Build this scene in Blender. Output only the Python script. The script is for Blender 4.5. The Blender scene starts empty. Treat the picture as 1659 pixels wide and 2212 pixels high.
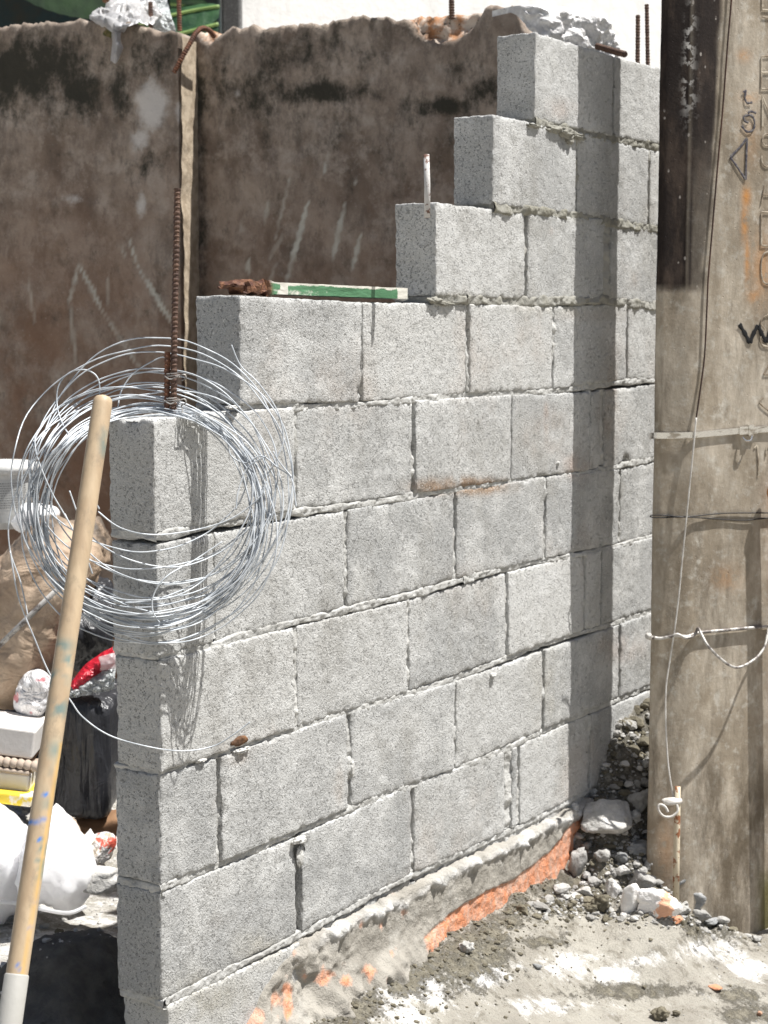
import bpy, math, random
import numpy as np
from mathutils import Matrix, Vector
random.seed(7); RNG = np.random.default_rng(11)
R = math.radians
SC = bpy.context.scene
# ------------------------------------------------------------------ camera
ZO = 1.2                                    # height of the top of the corner course
F = 3713.275; CX, CY = 829.5, 1106.0        # focal length / centre in units of a 1659 x 2212 picture
pitch, yaw = 0.108093, 0.990578
C0 = np.array([-2.144858, -1.855218, 0.152121 + ZO])
FW = np.array([math.sin(yaw)*math.cos(pitch), math.cos(yaw)*math.cos(pitch), -math.sin(pitch)])
RT = np.array([math.cos(yaw), -math.sin(yaw), 0.0]); UP = np.cross(RT, FW)
cd = bpy.data.cameras.new('camera'); cam = bpy.data.objects.new('camera', cd); SC.collection.objects.link(cam)
cd.sensor_fit = 'HORIZONTAL'; cd.sensor_width = 36; cd.lens = 36*F/1659
cd.clip_start = .05; cd.clip_end = 500
cd.dof.use_dof = True; cd.dof.focus_distance = 3.05; cd.dof.aperture_fstop = 13
m = Matrix(((RT[0], UP[0], -FW[0], C0[0]), (RT[1], UP[1], -FW[1], C0[1]), (RT[2], UP[2], -FW[2], C0[2]), (0, 0, 0, 1)))
cam.matrix_world = m
SC.camera = cam
# ------------------------------------------------------------------ light
SUN_AZ, SUN_EL = 152.0, 65.5
w = bpy.data.worlds.new('World'); SC.world = w; w.use_nodes = True
nt = w.node_tree; bg = nt.nodes['Background']
sky = nt.nodes.new('ShaderNodeTexSky'); sky.sky_type = 'NISHITA'; sky.sun_disc = False
sky.sun_elevation = R(SUN_EL); sky.sun_rotation = R(SUN_AZ); sky.air_density = 1.0; sky.dust_density = 2.5; sky.ozone_density = .6
nt.links.new(sky.outputs[0], bg.inputs[0]); bg.inputs[1].default_value = .045
sd = bpy.data.lights.new('sun', 'SUN'); sd.energy = 5.0; sd.angle = R(.5); sd.color = (1, .98, .945)
sun = bpy.data.objects.new('sun', sd); SC.collection.objects.link(sun)
sv = Vector((math.sin(R(SUN_AZ))*math.cos(R(SUN_EL)), math.cos(R(SUN_AZ))*math.cos(R(SUN_EL)), math.sin(R(SUN_EL))))
sun.rotation_euler = sv.to_track_quat('Z', 'Y').to_euler(); sun.location = (0, -3, 5)
SC.view_settings.view_transform = 'Standard'; SC.view_settings.look = 'None'
SC.view_settings.exposure = 0.66; SC.view_settings.gamma = 1
# ------------------------------------------------------------------ projection helpers
def ray(x, y): return FW + (x-CX)/F*RT - (y-CY)/F*UP
def at(x, y, D): return C0 + D*ray(x, y)
def on(x, y, P0, n):
    d = ray(x, y); return C0 + d*(np.dot(np.asarray(P0)-C0, n)/np.dot(d, n))
YN = np.array([0, 1., 0])
def onwall(x, y):
    p = on(x, y, (0, 0, 0), YN); return p[0], p[2]-ZO
def proj(P):
    d = P - C0; z = d@FW; return CX + F*(d@RT)/z, CY - F*(d@UP)/z
# ------------------------------------------------------------------ noise
def _h(ix, iy, iz, s):
    n = (ix*374761393 + iy*668265263 + iz*1274126177 + s*362437) & 0xffffffff
    n = ((n ^ (n >> 13))*1274126177) & 0xffffffff
    n = ((n ^ (n >> 15))*2246822519) & 0xffffffff
    return ((n ^ (n >> 16)) & 0xffff)/32767.5 - 1
def vn(P, sc, s=0):
    P = np.asarray(P, float)*sc; i = np.floor(P).astype(np.int64); f = P - i; f = f*f*(3-2*f); o = 0
    for a in (0, 1):
        for b in (0, 1):
            for c in (0, 1):
                wt = (f[:, 0] if a else 1-f[:, 0])*(f[:, 1] if b else 1-f[:, 1])*(f[:, 2] if c else 1-f[:, 2])
                o = o + wt*_h(i[:, 0]+a, i[:, 1]+b, i[:, 2]+c, s)
    return o
def fbm(P, sc, oc=4, s=0, g=.5):
    o = 0; a = 1
    for k in range(oc): o = o + a*vn(P, sc, s+k*17); sc *= 2.03; a *= g
    return o
def ss(x): x = np.clip(x, 0, 1); return x*x*(3-2*x)
def fbm2(x, y, sc, oc=4, s=0): return fbm(np.stack([x, y, np.zeros_like(x)+.37], 1), sc, oc, s)
# ------------------------------------------------------------------ mesh helpers
def link(o, parent=None, label=None, cat=None, group=None, kind=None):
    SC.collection.objects.link(o)
    if parent is not None: o.parent = parent
    if label: o['label'] = label
    if cat: o['category'] = cat
    if group: o['group'] = group
    if kind: o['kind'] = kind
    return o
def meshobj(name, V, Fc, mat, parent=None, smooth=True, attrs=None, **kw):
    me = bpy.data.meshes.new(name); V = np.asarray(V, float)
    if isinstance(Fc, np.ndarray):
        n, k = Fc.shape
        me.vertices.add(len(V)); me.vertices.foreach_set('co', V.ravel())
        me.loops.add(n*k); me.loops.foreach_set('vertex_index', Fc.ravel().astype(np.int32))
        me.polygons.add(n); me.polygons.foreach_set('loop_start', np.arange(0, n*k, k, dtype=np.int32))
    else:
        me.from_pydata([tuple(v) for v in V], [], [tuple(int(i) for i in f) for f in Fc])
    me.update(calc_edges=True); me.validate()
    if smooth: me.polygons.foreach_set('use_smooth', [True]*len(me.polygons))
    for k, a in (attrs or {}).items():
        at_ = me.attributes.new(k, 'FLOAT', 'POINT'); at_.data.foreach_set('value', np.asarray(a, np.float32))
    if not isinstance(mat, (list, tuple)): mat = [mat]
    for mm in mat: me.materials.append(mm)
    return link(bpy.data.objects.new(name, me), parent, **kw)
def empty(name, loc, **kw):
    o = bpy.data.objects.new(name, None); o.location = loc; o.empty_display_size = .05
    return link(o, **kw)
def child(o, root):                          # parent while keeping world-space vertices
    o.parent = root; o.matrix_parent_inverse = Matrix.Translation(root.location).inverted(); return o
def gridfaces(nu, nv, off=0, flip=False):    # vertex index = i*nv + j
    i, j = np.meshgrid(np.arange(nu-1), np.arange(nv-1), indexing='ij'); a = (i*nv+j).ravel()+off
    q = np.stack([a, a+nv, a+nv+1, a+1], 1); return q[:, ::-1] if flip else q
class MB:
    def __init__(s): s.V = []; s.F = []; s.n = 0
    def add(s, V, Fc):
        V = np.asarray(V, float); s.V.append(V); s.F += [tuple(int(i)+s.n for i in f) for f in Fc]; s.n += len(V)
    def build(s, name, mat, parent=None, smooth=True, **kw):
        return meshobj(name, np.concatenate(s.V), s.F, mat, parent, smooth, **kw)
def smoothpath(pts, n=8, closed=False):
    P = np.asarray(pts, float); N = len(P); out = []
    for i in range(N if closed else N-1):
        if closed: p = [P[(i+k) % N] for k in (-1, 0, 1, 2)]
        else: p = [P[max(i-1, 0)], P[i], P[i+1], P[min(i+2, N-1)]]
        for t in np.linspace(0, 1, n, endpoint=False):
            out.append(.5*((2*p[1]) + (-p[0]+p[2])*t + (2*p[0]-5*p[1]+4*p[2]-p[3])*t*t + (-p[0]+3*p[1]-3*p[2]+p[3])*t**3))
    if not closed: out.append(P[-1])
    return np.array(out)
def tube(pts, r, n=8, closed=False, caps=True):
    P = np.asarray(pts, float); N = len(P); rr = np.broadcast_to(np.asarray(r, float), (N,))
    T = np.roll(P, -1, 0)-np.roll(P, 1, 0) if closed else np.gradient(P, axis=0)
    T /= np.linalg.norm(T, axis=1)[:, None]+1e-12
    up = np.array([0, 0, 1.]) if abs(T[0, 2]) < .9 else np.array([1., 0, 0]); A = np.cross(T[0], up); A /= np.linalg.norm(A)
    V = []
    for i in range(N):
        A = A - T[i]*np.dot(A, T[i]); A /= np.linalg.norm(A)+1e-12; B = np.cross(T[i], A)
        a = np.arange(n)*2*math.pi/n
        V.append(P[i]+rr[i]*(np.cos(a)[:, None]*A+np.sin(a)[:, None]*B))
    V = np.concatenate(V); Fc = []
    for i in range(N if closed else N-1):
        j = (i+1) % N
        for k in range(n): Fc.append((i*n+k, i*n+(k+1) % n, j*n+(k+1) % n, j*n+k))
    if caps and not closed: Fc.append(tuple(range(n))[::-1]); Fc.append(tuple((N-1)*n+k for k in range(n)))
    return V, Fc
def tubeobj(name, pts, r, mat, parent=None, n=8, closed=False, **kw):
    V, Fc = tube(pts, r, n, closed); return meshobj(name, V, Fc, mat, parent, **kw)
def rebar(name, pts, r, mat, parent=None, pitch_=.008, **kw):
    P = np.asarray(pts, float); L = np.r_[0, np.cumsum(np.linalg.norm(np.diff(P, axis=0), axis=1))]
    t = np.arange(0, L[-1], .002); Q = np.stack([np.interp(t, L, P[:, k]) for k in range(3)], 1)
    rr = r*(.86+.2*(np.mod(t, pitch_) < pitch_*.42)); V, Fc = tube(Q, rr, 10)
    return meshobj(name, V, Fc, mat, parent, smooth=False, **kw)
def ico(sub):
    import bmesh
    bm = bmesh.new(); bmesh.ops.create_icosphere(bm, subdivisions=sub, radius=1)
    V = np.array([v.co[:] for v in bm.verts]); Fc = np.array([[v.index for v in f.verts] for f in bm.faces]); bm.free(); return V, Fc
ICO = {k: ico(k) for k in (1, 2, 3, 4, 5)}
def stone(size, seed, sub=4, planes=13, rough=.05, angular=1.0):
    rg = np.random.default_rng(seed); V, Fc = ICO[sub]; N = rg.normal(size=(planes, 3)); N /= np.linalg.norm(N, axis=1)[:, None]
    d = rg.uniform(.62, 1.0, planes); q = V@N.T; t = np.where(q > .05, d/np.maximum(q, .05), 9); r_ = np.minimum(t.min(1), 1.25)
    r_ = angular*r_+(1-angular)
    W = V*r_[:, None]; W = W*(1+rough*fbm(W+seed*3.1, 2.6, 5, seed))[:, None]
    e = (W.max(0)-W.min(0))/2; c = (W.max(0)+W.min(0))/2
    return (W-c)/e*np.asarray(size)/2, Fc
def rotz(V, a): c, s = math.cos(a), math.sin(a); return V@np.array([[c, s, 0], [-s, c, 0], [0, 0, 1]])
def roty(V, a): c, s = math.cos(a), math.sin(a); return V@np.array([[c, 0, -s], [0, 1, 0], [s, 0, c]])
def rotx(V, a): c, s = math.cos(a), math.sin(a); return V@np.array([[1, 0, 0], [0, c, s], [0, -s, c]])
# ------------------------------------------------------------------ materials
class NB:
    def __init__(s, name):
        s.m = bpy.data.materials.new(name); s.m.use_nodes = True; s.t = s.m.node_tree; s.b = s.t.nodes['Principled BSDF']
        s.pos = s.n('ShaderNodeNewGeometry').outputs['Position']
    def n(s, t, **k):
        o = s.t.nodes.new(t)
        for a, v in k.items(): setattr(o, a, v)
        return o
    def lk(s, a, b): s.t.links.new(a, b)
    def put(s, sock, v):
        if isinstance(v, (int, float)): sock.default_value = v
        elif isinstance(v, tuple): sock.default_value = v if len(v) == 4 or sock.type == 'VECTOR' else (*v, 1)
        else: s.lk(v, sock)
    def noise(s, sc, det=4, rough=.55, stretch=None, dist=0):
        n = s.n('ShaderNodeTexNoise'); n.inputs['Scale'].default_value = sc; n.inputs['Detail'].default_value = det; n.inputs['Roughness'].default_value = rough; n.inputs['Distortion'].default_value = dist
        if stretch:
            v = s.n('ShaderNodeVectorMath', operation='MULTIPLY'); s.lk(s.pos, v.inputs[0]); v.inputs[1].default_value = stretch; s.lk(v.outputs[0], n.inputs['Vector'])
        else: s.lk(s.pos, n.inputs['Vector'])
        return n.outputs['Fac']
    def vor(s, sc, feat='F1', stretch=None):
        n = s.n('ShaderNodeTexVoronoi', feature=feat); n.inputs['Scale'].default_value = sc
        if stretch:
            v = s.n('ShaderNodeVectorMath', operation='MULTIPLY'); s.lk(s.pos, v.inputs[0]); v.inputs[1].default_value = stretch; s.lk(v.outputs[0], n.inputs['Vector'])
        else: s.lk(s.pos, n.inputs['Vector'])
        return n.outputs['Distance']
    def ramp(s, f, a, b, c0=0., c1=1.):
        n = s.n('ShaderNodeMapRange', interpolation_type='SMOOTHSTEP'); s.lk(f, n.inputs[0]); n.inputs[1].default_value = a; n.inputs[2].default_value = b; n.inputs[3].default_value = c0; n.inputs[4].default_value = c1; return n.outputs[0]
    def attr(s, name): return s.n('ShaderNodeAttribute', attribute_name=name).outputs['Fac']
    def math(s, op, a, b=0.):
        n = s.n('ShaderNodeMath', operation=op); s.put(n.inputs[0], a); s.put(n.inputs[1], b); return n.outputs[0]
    def mix(s, f, a, b, mode='MIX'):
        n = s.n('ShaderNodeMix', data_type='RGBA', blend_type=mode); s.put(n.inputs[0], f); s.put(n.inputs[6], a); s.put(n.inputs[7], b); return n.outputs[2]
    def bump(s, h, dist, st=1., prev=None):
        n = s.n('ShaderNodeBump'); n.inputs['Strength'].default_value = st; n.inputs['Distance'].default_value = dist; s.put(n.inputs['Height'], h)
        if prev is not None: s.lk(prev, n.inputs['Normal'])
        return n.outputs[0]
    def fin(s, col, rough=.9, nrm=None, spec=.3, metal=0., **kw):
        s.put(s.b.inputs['Base Color'], col); s.put(s.b.inputs['Roughness'], rough); s.b.inputs['Specular IOR Level'].default_value = spec; s.put(s.b.inputs['Metallic'], metal)
        if nrm is not None: s.lk(nrm, s.b.inputs['Normal'])
        for k, v in kw.items(): s.put(s.b.inputs[k.replace('_', ' ')], v)
        return s.m
def simple(name, c1, c2=None, sc=8, lo=.35, hi=.65, rough=.8, bsc=60, bd=.001, spec=.3, metal=0., **kw):
    b = NB(name); c2 = c2 or tuple(x*.8 for x in c1)
    col = b.mix(b.ramp(b.noise(sc, 6, .6), lo, hi), c1, c2)
    return b.fin(col, rough, b.bump(b.noise(bsc, 5, .6), bd), spec, metal, **kw)
def pitted(b, col, k=1.):
    """porous aggregate: pits and grains"""
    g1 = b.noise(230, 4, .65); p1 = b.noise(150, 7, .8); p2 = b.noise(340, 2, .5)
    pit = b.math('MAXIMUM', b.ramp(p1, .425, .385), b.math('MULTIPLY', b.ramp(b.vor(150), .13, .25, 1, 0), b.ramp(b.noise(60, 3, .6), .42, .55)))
    h = b.math('SUBTRACT', b.math('ADD', b.math('MULTIPLY', g1, .8), b.math('MULTIPLY', p2, .5)), b.math('MULTIPLY', pit, 1.2))
    col = b.mix(b.math('MULTIPLY', b.ramp(b.noise(300, 3, .55), .40, .60), .22), col, (.30, .298, .288))
    col = b.mix(b.math('MULTIPLY', b.ramp(b.noise(260, 2, .5), .58, .70), .6), col, (.68, .675, .66))
    col = b.mix(b.math('MULTIPLY', pit, .30), col, (.18, .175, .165))  # shade inside the pits painted into the base colour
    n = b.bump(b.noise(28, 5, .6), .003*k, .5)
    return col, b.bump(h, .0032*k, .9, n)
# block
b = NB('block_concrete'); rnd = b.n('ShaderNodeObjectInfo').outputs['Random']
tone = b.mix(b.ramp(rnd, 0, 1), (.525, .522, .503), (.385, .387, .38))
tone = b.mix(b.ramp(b.noise(7, 5, .6), .42, .66), tone, (.575, .575, .56))
tone = b.mix(b.math('MULTIPLY', b.ramp(b.noise(4.3, 6, .68, (1, 1, .8)), .50, .68), .6), tone, (.31, .30, .275))
tone = b.mix(b.math('MULTIPLY', b.ramp(b.noise(2.1, 6, .65), .55, .7), .3), tone, (.47, .38, .31))
tone = b.mix(b.attr('stain'), tone, (.30, .215, .15))
tone = b.mix(b.attr('smear'), tone, (.44, .425, .38))
tone = b.mix(b.attr('rust'), tone, (.42, .20, .09))
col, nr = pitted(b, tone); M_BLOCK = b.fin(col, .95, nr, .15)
# mortar between the blocks
b = NB('joint_mortar'); col = b.mix(b.ramp(b.noise(18, 6, .65), .38, .62), (.50, .498, .48), (.37, .365, .345))
col = b.mix(b.attr('fresh'), col, (.235, .225, .185)); col = b.mix(b.attr('pale'), col, (.66, .65, .62))
n = b.bump(b.noise(45, 6, .65), .005, 1); n = b.bump(b.noise(190, 3, .6), .0018, .9, n); M_MORT = b.fin(col, .95, n, .15)
# render at the wall foot
b = NB('foot_render'); col = b.mix(b.ramp(b.noise(14, 6, .65), .35, .65), (.40, .375, .33), (.29, .27, .235))
col = b.mix(b.ramp(b.noise(9, 7, .7), .52, .66), col, (.42, .40, .36))
ogate = b.ramp(b.noise(75, 7, .78, (.5, .5, 1)), .30, .42)
og = b.math('MULTIPLY', b.attr('orange'), ogate)
col = b.mix(og, col, b.mix(b.ramp(b.noise(34, 8, .78, (1, 1, .5)), .38, .64), (.74, .30, .155), (.64, .43, .33)))
col = b.mix(b.attr('pale'), col, b.mix(b.ramp(b.noise(60, 4, .6), .3, .6), (.45, .44, .41), (.62, .61, .59)))
n = b.bump(b.noise(50, 7, .72), .005, 1.); n = b.bump(b.noise(200, 3, .6), .0016, .8, n); M_FOOT = b.fin(col, .92, n, .2)
# ground
b = NB('cement_ground'); col = b.mix(b.ramp(b.noise(6, 7, .65), .35, .65), (.45, .425, .37), (.35, .325, .28))
col = b.mix(b.ramp(b.noise(23, 7, .7, None, .6), .5, .7), col, (.24, .22, .18))
wh = b.ramp(b.math('ADD', b.math('MULTIPLY', b.noise(15, 13, .82, (1, .7, 1), .3), 1.25), b.math('MULTIPLY', b.attr('white'), .27)), .68, .86)
col = b.mix(wh, col, (.76, .745, .72))
dk = b.ramp(b.math('ADD', b.math('MULTIPLY', b.noise(24, 13, .84), 1.2), b.math('MULTIPLY', b.attr('dark'), .30)), .70, .84)
col = b.mix(dk, col, b.mix(b.ramp(b.noise(70, 4, .6), .3, .7), (.19, .172, .13), (.29, .268, .215)))
peb = b.ramp(b.vor(95), .1, .3, 1, 0)
col = b.mix(b.math('MULTIPLY', peb, b.attr('gravel')), col, (.62, .60, .56))
col = b.mix(b.attr('wet'), col, b.mix(b.ramp(b.noise(30, 5, .6), .3, .7), (.13, .122, .108), (.20, .187, .16)))
n = b.bump(b.noise(26, 8, .74), .014, .8); n = b.bump(b.math('ADD', b.noise(130, 6, .75), b.math('MULTIPLY', dk, .6)), .005, 1., n); M_GROUND = b.fin(col, .95, n, .15)
# back wall render
b = NB('stained_render'); st = b.noise(5, 9, .70, (1, 1, .8)); col = b.mix(b.ramp(st, .34, .66), (.185, .140, .108), (.40, .33, .27))
col = b.mix(b.math('MULTIPLY', b.ramp(b.noise(11, 8, .74), .46, .66), .7), col, (.47, .405, .345))
col = b.mix(b.math('MULTIPLY', b.ramp(b.noise(17, 8, .74, (1, 1, .5)), .46, .66), .65), col, (.125, .10, .082))
col = b.mix(b.math('MULTIPLY', b.attr('low'), b.ramp(b.noise(4, 7, .68), .30, .62)), col, (.215, .125, .080))
col = b.mix(b.math('MULTIPLY', b.ramp(b.noise(90, 5, .7), .60, .72), .5), col, (.46, .41, .36))
mo = b.ramp(b.math('ADD', b.math('MULTIPLY', b.noise(15, 9, .78, (1, 1, .7)), 1.15), b.math('MULTIPLY', b.attr('mold'), .42)), .60, .92)
col = b.mix(mo, col, (.050, .046, .036))
pa = b.ramp(b.math('ADD', b.math('MULTIPLY', b.noise(14, 7, .7), .7), b.math('MULTIPLY', b.attr('pale'), .55)), .52, .80)
col = b.mix(pa, col, (.60, .56, .52))
col = b.mix(b.attr('scratch'), col, (.56, .54, .47))
sp = b.mix(b.ramp(b.noise(20, 6, .7), .4, .62), (.44, .22, .11), (.60, .52, .44))
sp = b.mix(b.ramp(b.noise(38, 5, .7), .55, .66), sp, (.08, .07, .05))
col = b.mix(b.attr('spall'), col, sp)
col = b.mix(b.attr('lime'), col, b.mix(b.ramp(b.noise(30, 5, .6), .4, .6), (.50, .415, .31), (.36, .29, .21)))
n = b.bump(b.noise(9, 6, .6), .012, .6); n = b.bump(b.noise(75, 5, .65), .0022, .7, n); M_BACK = b.fin(col, .9, n, .2)
b = NB('broken_concrete'); col = b.mix(b.ramp(b.noise(36, 5, .6), .36, .6), (.86, .85, .84), (.62, .61, .60))
col = b.mix(b.ramp(b.vor(38), .02, .22, 1, 0), col, (.36, .35, .37)); n = b.bump(b.noise(45, 5, .6), .014, 1); M_BROKEN = b.fin(col, .9, n, .2)
# pole
b = NB('pole_concrete'); col = b.mix(b.ramp(b.noise(7, 8, .7, (1, 1, .6)), .36, .62), (.34, .285, .215), (.56, .495, .405))
col = b.mix(b.math('MULTIPLY', b.ramp(b.noise(16, 7, .72, (1, 1, .22)), .48, .68), .75), col, (.22, .19, .15))
col = b.mix(b.math('MULTIPLY', b.ramp(b.noise(34, 7, .72), .50, .68), .65), col, (.66, .63, .56))
col = b.mix(b.math('MULTIPLY', b.attr('grime'), b.ramp(b.noise(11, 9, .76, (1, 1, .3)), .34, .62)), col, (.105, .082, .055))
col = b.mix(b.attr('algae'), col, (.12, .11, .03))
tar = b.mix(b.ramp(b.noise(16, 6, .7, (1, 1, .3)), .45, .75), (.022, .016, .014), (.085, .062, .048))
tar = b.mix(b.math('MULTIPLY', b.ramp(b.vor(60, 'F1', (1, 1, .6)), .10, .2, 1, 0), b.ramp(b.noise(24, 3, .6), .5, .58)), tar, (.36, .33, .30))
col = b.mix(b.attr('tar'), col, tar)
col = b.mix(b.math('MULTIPLY', b.attr('splash'), b.ramp(b.noise(48, 5, .7), .5, .56)), col, (.62, .60, .57))
col = b.mix(b.math('MULTIPLY', b.attr('rust'), b.ramp(b.noise(34, 5, .65), .3, .5)), col, (.55, .25, .07))
n = b.bump(b.noise(14, 6, .6), .004, .5); n = b.bump(b.noise(110, 5, .7), .0012, .7, n); n = b.bump(b.ramp(b.vor(38), .03, .09), .0015, .7, n); M_POLE = b.fin(col, .85, n, .25)
M_RUST = simple('rusty_steel', (.20, .085, .045), (.10, .055, .04), 60, rough=.75, bsc=250, bd=.001)
M_RUSTD = simple('dark_rusty_steel', (.075, .045, .035), (.13, .075, .05), 60, rough=.7, bsc=250, bd=.001)
M_RUSTW = simple('chalky_rod', (.56, .54, .52), (.16, .09, .07), 75, .52, .60, rough=.75, bsc=200, bd=.001)
M_RUSTY = simple('peeling_cream_rod', (.62, .54, .40), (.27, .11, .05), 40, .53, .60, rough=.6, bsc=200, bd=.001)
b = NB('galvanised_wire'); M_WIRE = b.fin(b.mix(b.ramp(b.noise(30, 3, .5), .4, .6), (.64, .67, .70), (.44, .47, .50)), .55, None, .4, .2)
b = NB('stainless_band'); M_STEEL = b.fin(b.mix(b.ramp(b.noise(25, 4, .6, (1, 1, 3)), .5, .62), (.82, .80, .76), (.42, .38, .33)), .25, None, .5, .9)
M_BLACKW = simple('black_tie_wire', (.02, .018, .018), (.04, .035, .03), rough=.5)
M_ALW = simple('weathered_cable', (.52, .50, .47), (.16, .14, .13), 45, .45, .6, rough=.5, metal=.3)
M_CAB = simple('brown_cable', (.09, .045, .032), (.05, .03, .025), rough=.6)
M_CABW = simple('bare_pale_cable', (.72, .70, .66), (.50, .47, .43), 40, rough=.5)
M_INK = simple('grey_crayon', (.075, .07, .085), (.16, .15, .15), 120, .45, .6, rough=.9)
M_INKB = simple('black_marker', (.012, .012, .013), (.03, .03, .03), rough=.7)
M_GROOVE = simple('incised_letter', (.24, .19, .14), (.50, .44, .35), 26, .4, .6, rough=.9)
M_PIPE = simple('orange_pipe', (.55, .22, .04), (.42, .15, .03), rough=.35, spec=.5)
b = NB('handle_wood'); col = b.mix(b.ramp(b.noise(30, 6, .6, (1, 1, .06)), .35, .65), (.53, .41, .27), (.42, .31, .20))
col = b.mix(b.math('MULTIPLY', b.ramp(b.noise(26, 8, .78, (1, 1, .5)), .50, .66), .55), col, (.27, .215, .155))
col = b.mix(b.attr('teal'), col, (.06, .20, .22)); col = b.mix(b.attr('blue'), col, (.02, .20, .62)); col = b.mix(b.attr('amber'), col, (.72, .42, .08))
M_WOOD = b.fin(col, .5, b.bump(b.noise(60, 4, .6, (1, 1, .1)), .0008), .4)
M_FERR = simple('stained_white_ferrule', (.40, .39, .36), (.13, .20, .38), 16, .56, .66, rough=.5)
b = NB('green_plank'); col = b.mix(b.ramp(b.noise(60, 4, .6, (.15, 1, 1)), .4, .6), (.10, .235, .125), (.07, .18, .09))
col = b.mix(b.ramp(b.math('ADD', b.math('MULTIPLY', b.noise(38, 6, .7, (.6, 1, 1)), .8), b.math('MULTIPLY', b.attr('worn'), .45)), .56, .68), col, (.64, .62, .55))
col = b.mix(b.attr('rot'), col, b.mix(b.ramp(b.noise(90, 4, .6), .4, .6), (.085, .035, .022), (.20, .095, .05)))
M_PLANK = b.fin(col, .6, b.bump(b.noise(80, 5, .6, (.3, 1, 1)), .003), .35)
# plastics, trash
def plastic(name, c, rough=.35, tr=0., fold=26, fd=.02, sc2=None, spec=.5):
    b = NB(name); col = b.mix(b.ramp(b.noise(9, 4, .6), .4, .65), c, sc2 or tuple(x*.9 for x in c))
    n = b.bump(b.noise(fold, 4, .55, None, 1.2), fd, .9)
    kw = dict(Transmission_Weight=tr) if tr else {}
    return b.fin(col, rough, n, spec, 0., **kw)
M_WBAG = plastic('white_bag_film', (.92, .91, .92), .45, 0, 11, .010); M_WBAG.node_tree.nodes['Principled BSDF'].inputs['Subsurface Weight'].default_value = .8; M_WBAG.node_tree.nodes['Principled BSDF'].inputs['Subsurface Scale'].default_value = .12; M_WBAG.node_tree.nodes['Principled BSDF'].inputs['Subsurface Radius'].default_value = (1, 1, 1)
b = NB('black_bag_film'); M_BBAG = b.fin((.034, .035, .040), .36, b.bump(b.noise(34, 3, .5, (1, 1, .10), .4), .02, .9, b.bump(b.noise(16, 4, .6, None, 1.2), .01, .6)), .6)
M_CLEAR = plastic('clear_bag_film', (.80, .84, .84), .2, .55, 26, .03)
b = NB('red_white_pack'); M_PACK = b.fin(b.mix(b.ramp(b.noise(14, 2, .5, None, 1), .50, .54), (.82, .80, .80), (.62, .03, .05)), .3, b.bump(b.noise(24, 4, .6, None, 1), .03), .6)
b = NB('printed_pack'); M_PRINT = b.fin(b.mix(b.ramp(b.noise(22, 3, .6), .54, .60), b.mix(b.ramp(b.noise(40, 3, .6), .4, .55), (.42, .36, .28), (.72, .70, .68)), (.65, .12, .08)), .35, b.bump(b.noise(24, 4, .6), .02), .5)
b = NB('pink_white_pack'); M_PINK = b.fin(b.mix(b.ramp(b.noise(24, 2, .5), .60, .66), (.86, .85, .85), (.72, .28, .30)), .3, b.bump(b.noise(18, 4, .6, None, 1), .03), .6)
M_CARD = simple('brown_card', (.30, .18, .10), (.20, .11, .06), 6, rough=.8)
M_CARDW = simple('white_card', (.80, .78, .75), (.70, .66, .62), 4, rough=.6)
M_TRAY = simple('pulp_tray', (.46, .38, .31), (.34, .27, .21), 8, rough=.9)
M_YEL = simple('yellow_print', (.78, .58, .05), (.80, .74, .60), 18, .5, .56, rough=.5)
b = NB('brown_sack'); cr = b.math('ABSOLUTE', b.math('SUBTRACT', b.noise(9, 2, .5, (1, 1, 1.3), 1.6), .5)); col = b.mix(b.ramp(b.noise(5, 6, .65), .34, .62), (.60, .465, .34), (.43, .31, .215))
col = b.mix(b.attr('soot'), col, b.mix(b.ramp(b.noise(16, 5, .65), .4, .62), (.06, .05, .042), (.22, .165, .12)))
col = b.mix(b.math('MULTIPLY', b.ramp(cr, .0, .02, 1, 0), .12), col, (.55, .45, .34))
M_SACK = b.fin(col, .62, b.bump(b.ramp(cr, 0, .16), .004, .5, b.bump(b.noise(22, 6, .65, None, .8), .007, .8)), .35)
M_TUB = simple('dusty_white_tub', (.74, .74, .73), (.58, .58, .56), 9, rough=.45, spec=.4)
M_LABEL = simple('pale_tub_label', (.55, .56, .55), (.62, .62, .60), 12, rough=.5)
M_PRINTG = simple('faded_print', (.20, .20, .20), (.3, .3, .3), 40, rough=.6)
M_STONE = None
def stonemat(name, c1, c2, pit=True, sc=22):
    b = NB(name); col = b.mix(b.ramp(b.noise(sc, 6, .65), .36, .64), c1, c2)
    return b.fin(col, .93, b.bump(b.noise(150, 4, .65), .003, .8, b.bump(b.noise(34, 5, .65), .010, .8)), .2)
M_ST_GREY = stonemat('grey_rubble', (.42, .41, .39), (.27, .262, .245)); M_ST_BLUE = stonemat('slate_grey_rubble', (.33, .335, .335), (.22, .222, .22))
M_ST_DARK = stonemat('olive_mortar_clod', (.19, .17, .125), (.12, .108, .08)); M_ST_WHITE = stonemat('white_plaster_rubble', (.86, .85, .83), (.74, .72, .69))
M_ST_ORANGE = stonemat('orange_brick_rubble', (.60, .27, .15), (.46, .32, .24)); M_ST_PALE = stonemat('pale_rubble', (.60, .585, .56), (.42, .41, .385))
b = NB('white_orange_plaster'); col = b.mix(b.ramp(b.noise(16, 4, .6), .56, .62), (.86, .84, .82), (.74, .42, .28)); M_ST_WO = b.fin(col, .9, b.bump(b.noise(34, 5, .6), .01), .2)
b = NB('limewash'); col = b.mix(b.math('MULTIPLY', b.ramp(b.noise(6, 7, .7, (1, 1, .4)), .50, .7), .5), (.80, .79, .77), (.62, .61, .59)); M_LIME = b.fin(col, .9, b.bump(b.noise(20, 4, .6), .004), .2)
b = NB('grey_column'); col, nr = pitted(b, (.15, .148, .145), 2.); M_COLG = b.fin(col, .95, nr, .15)
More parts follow.
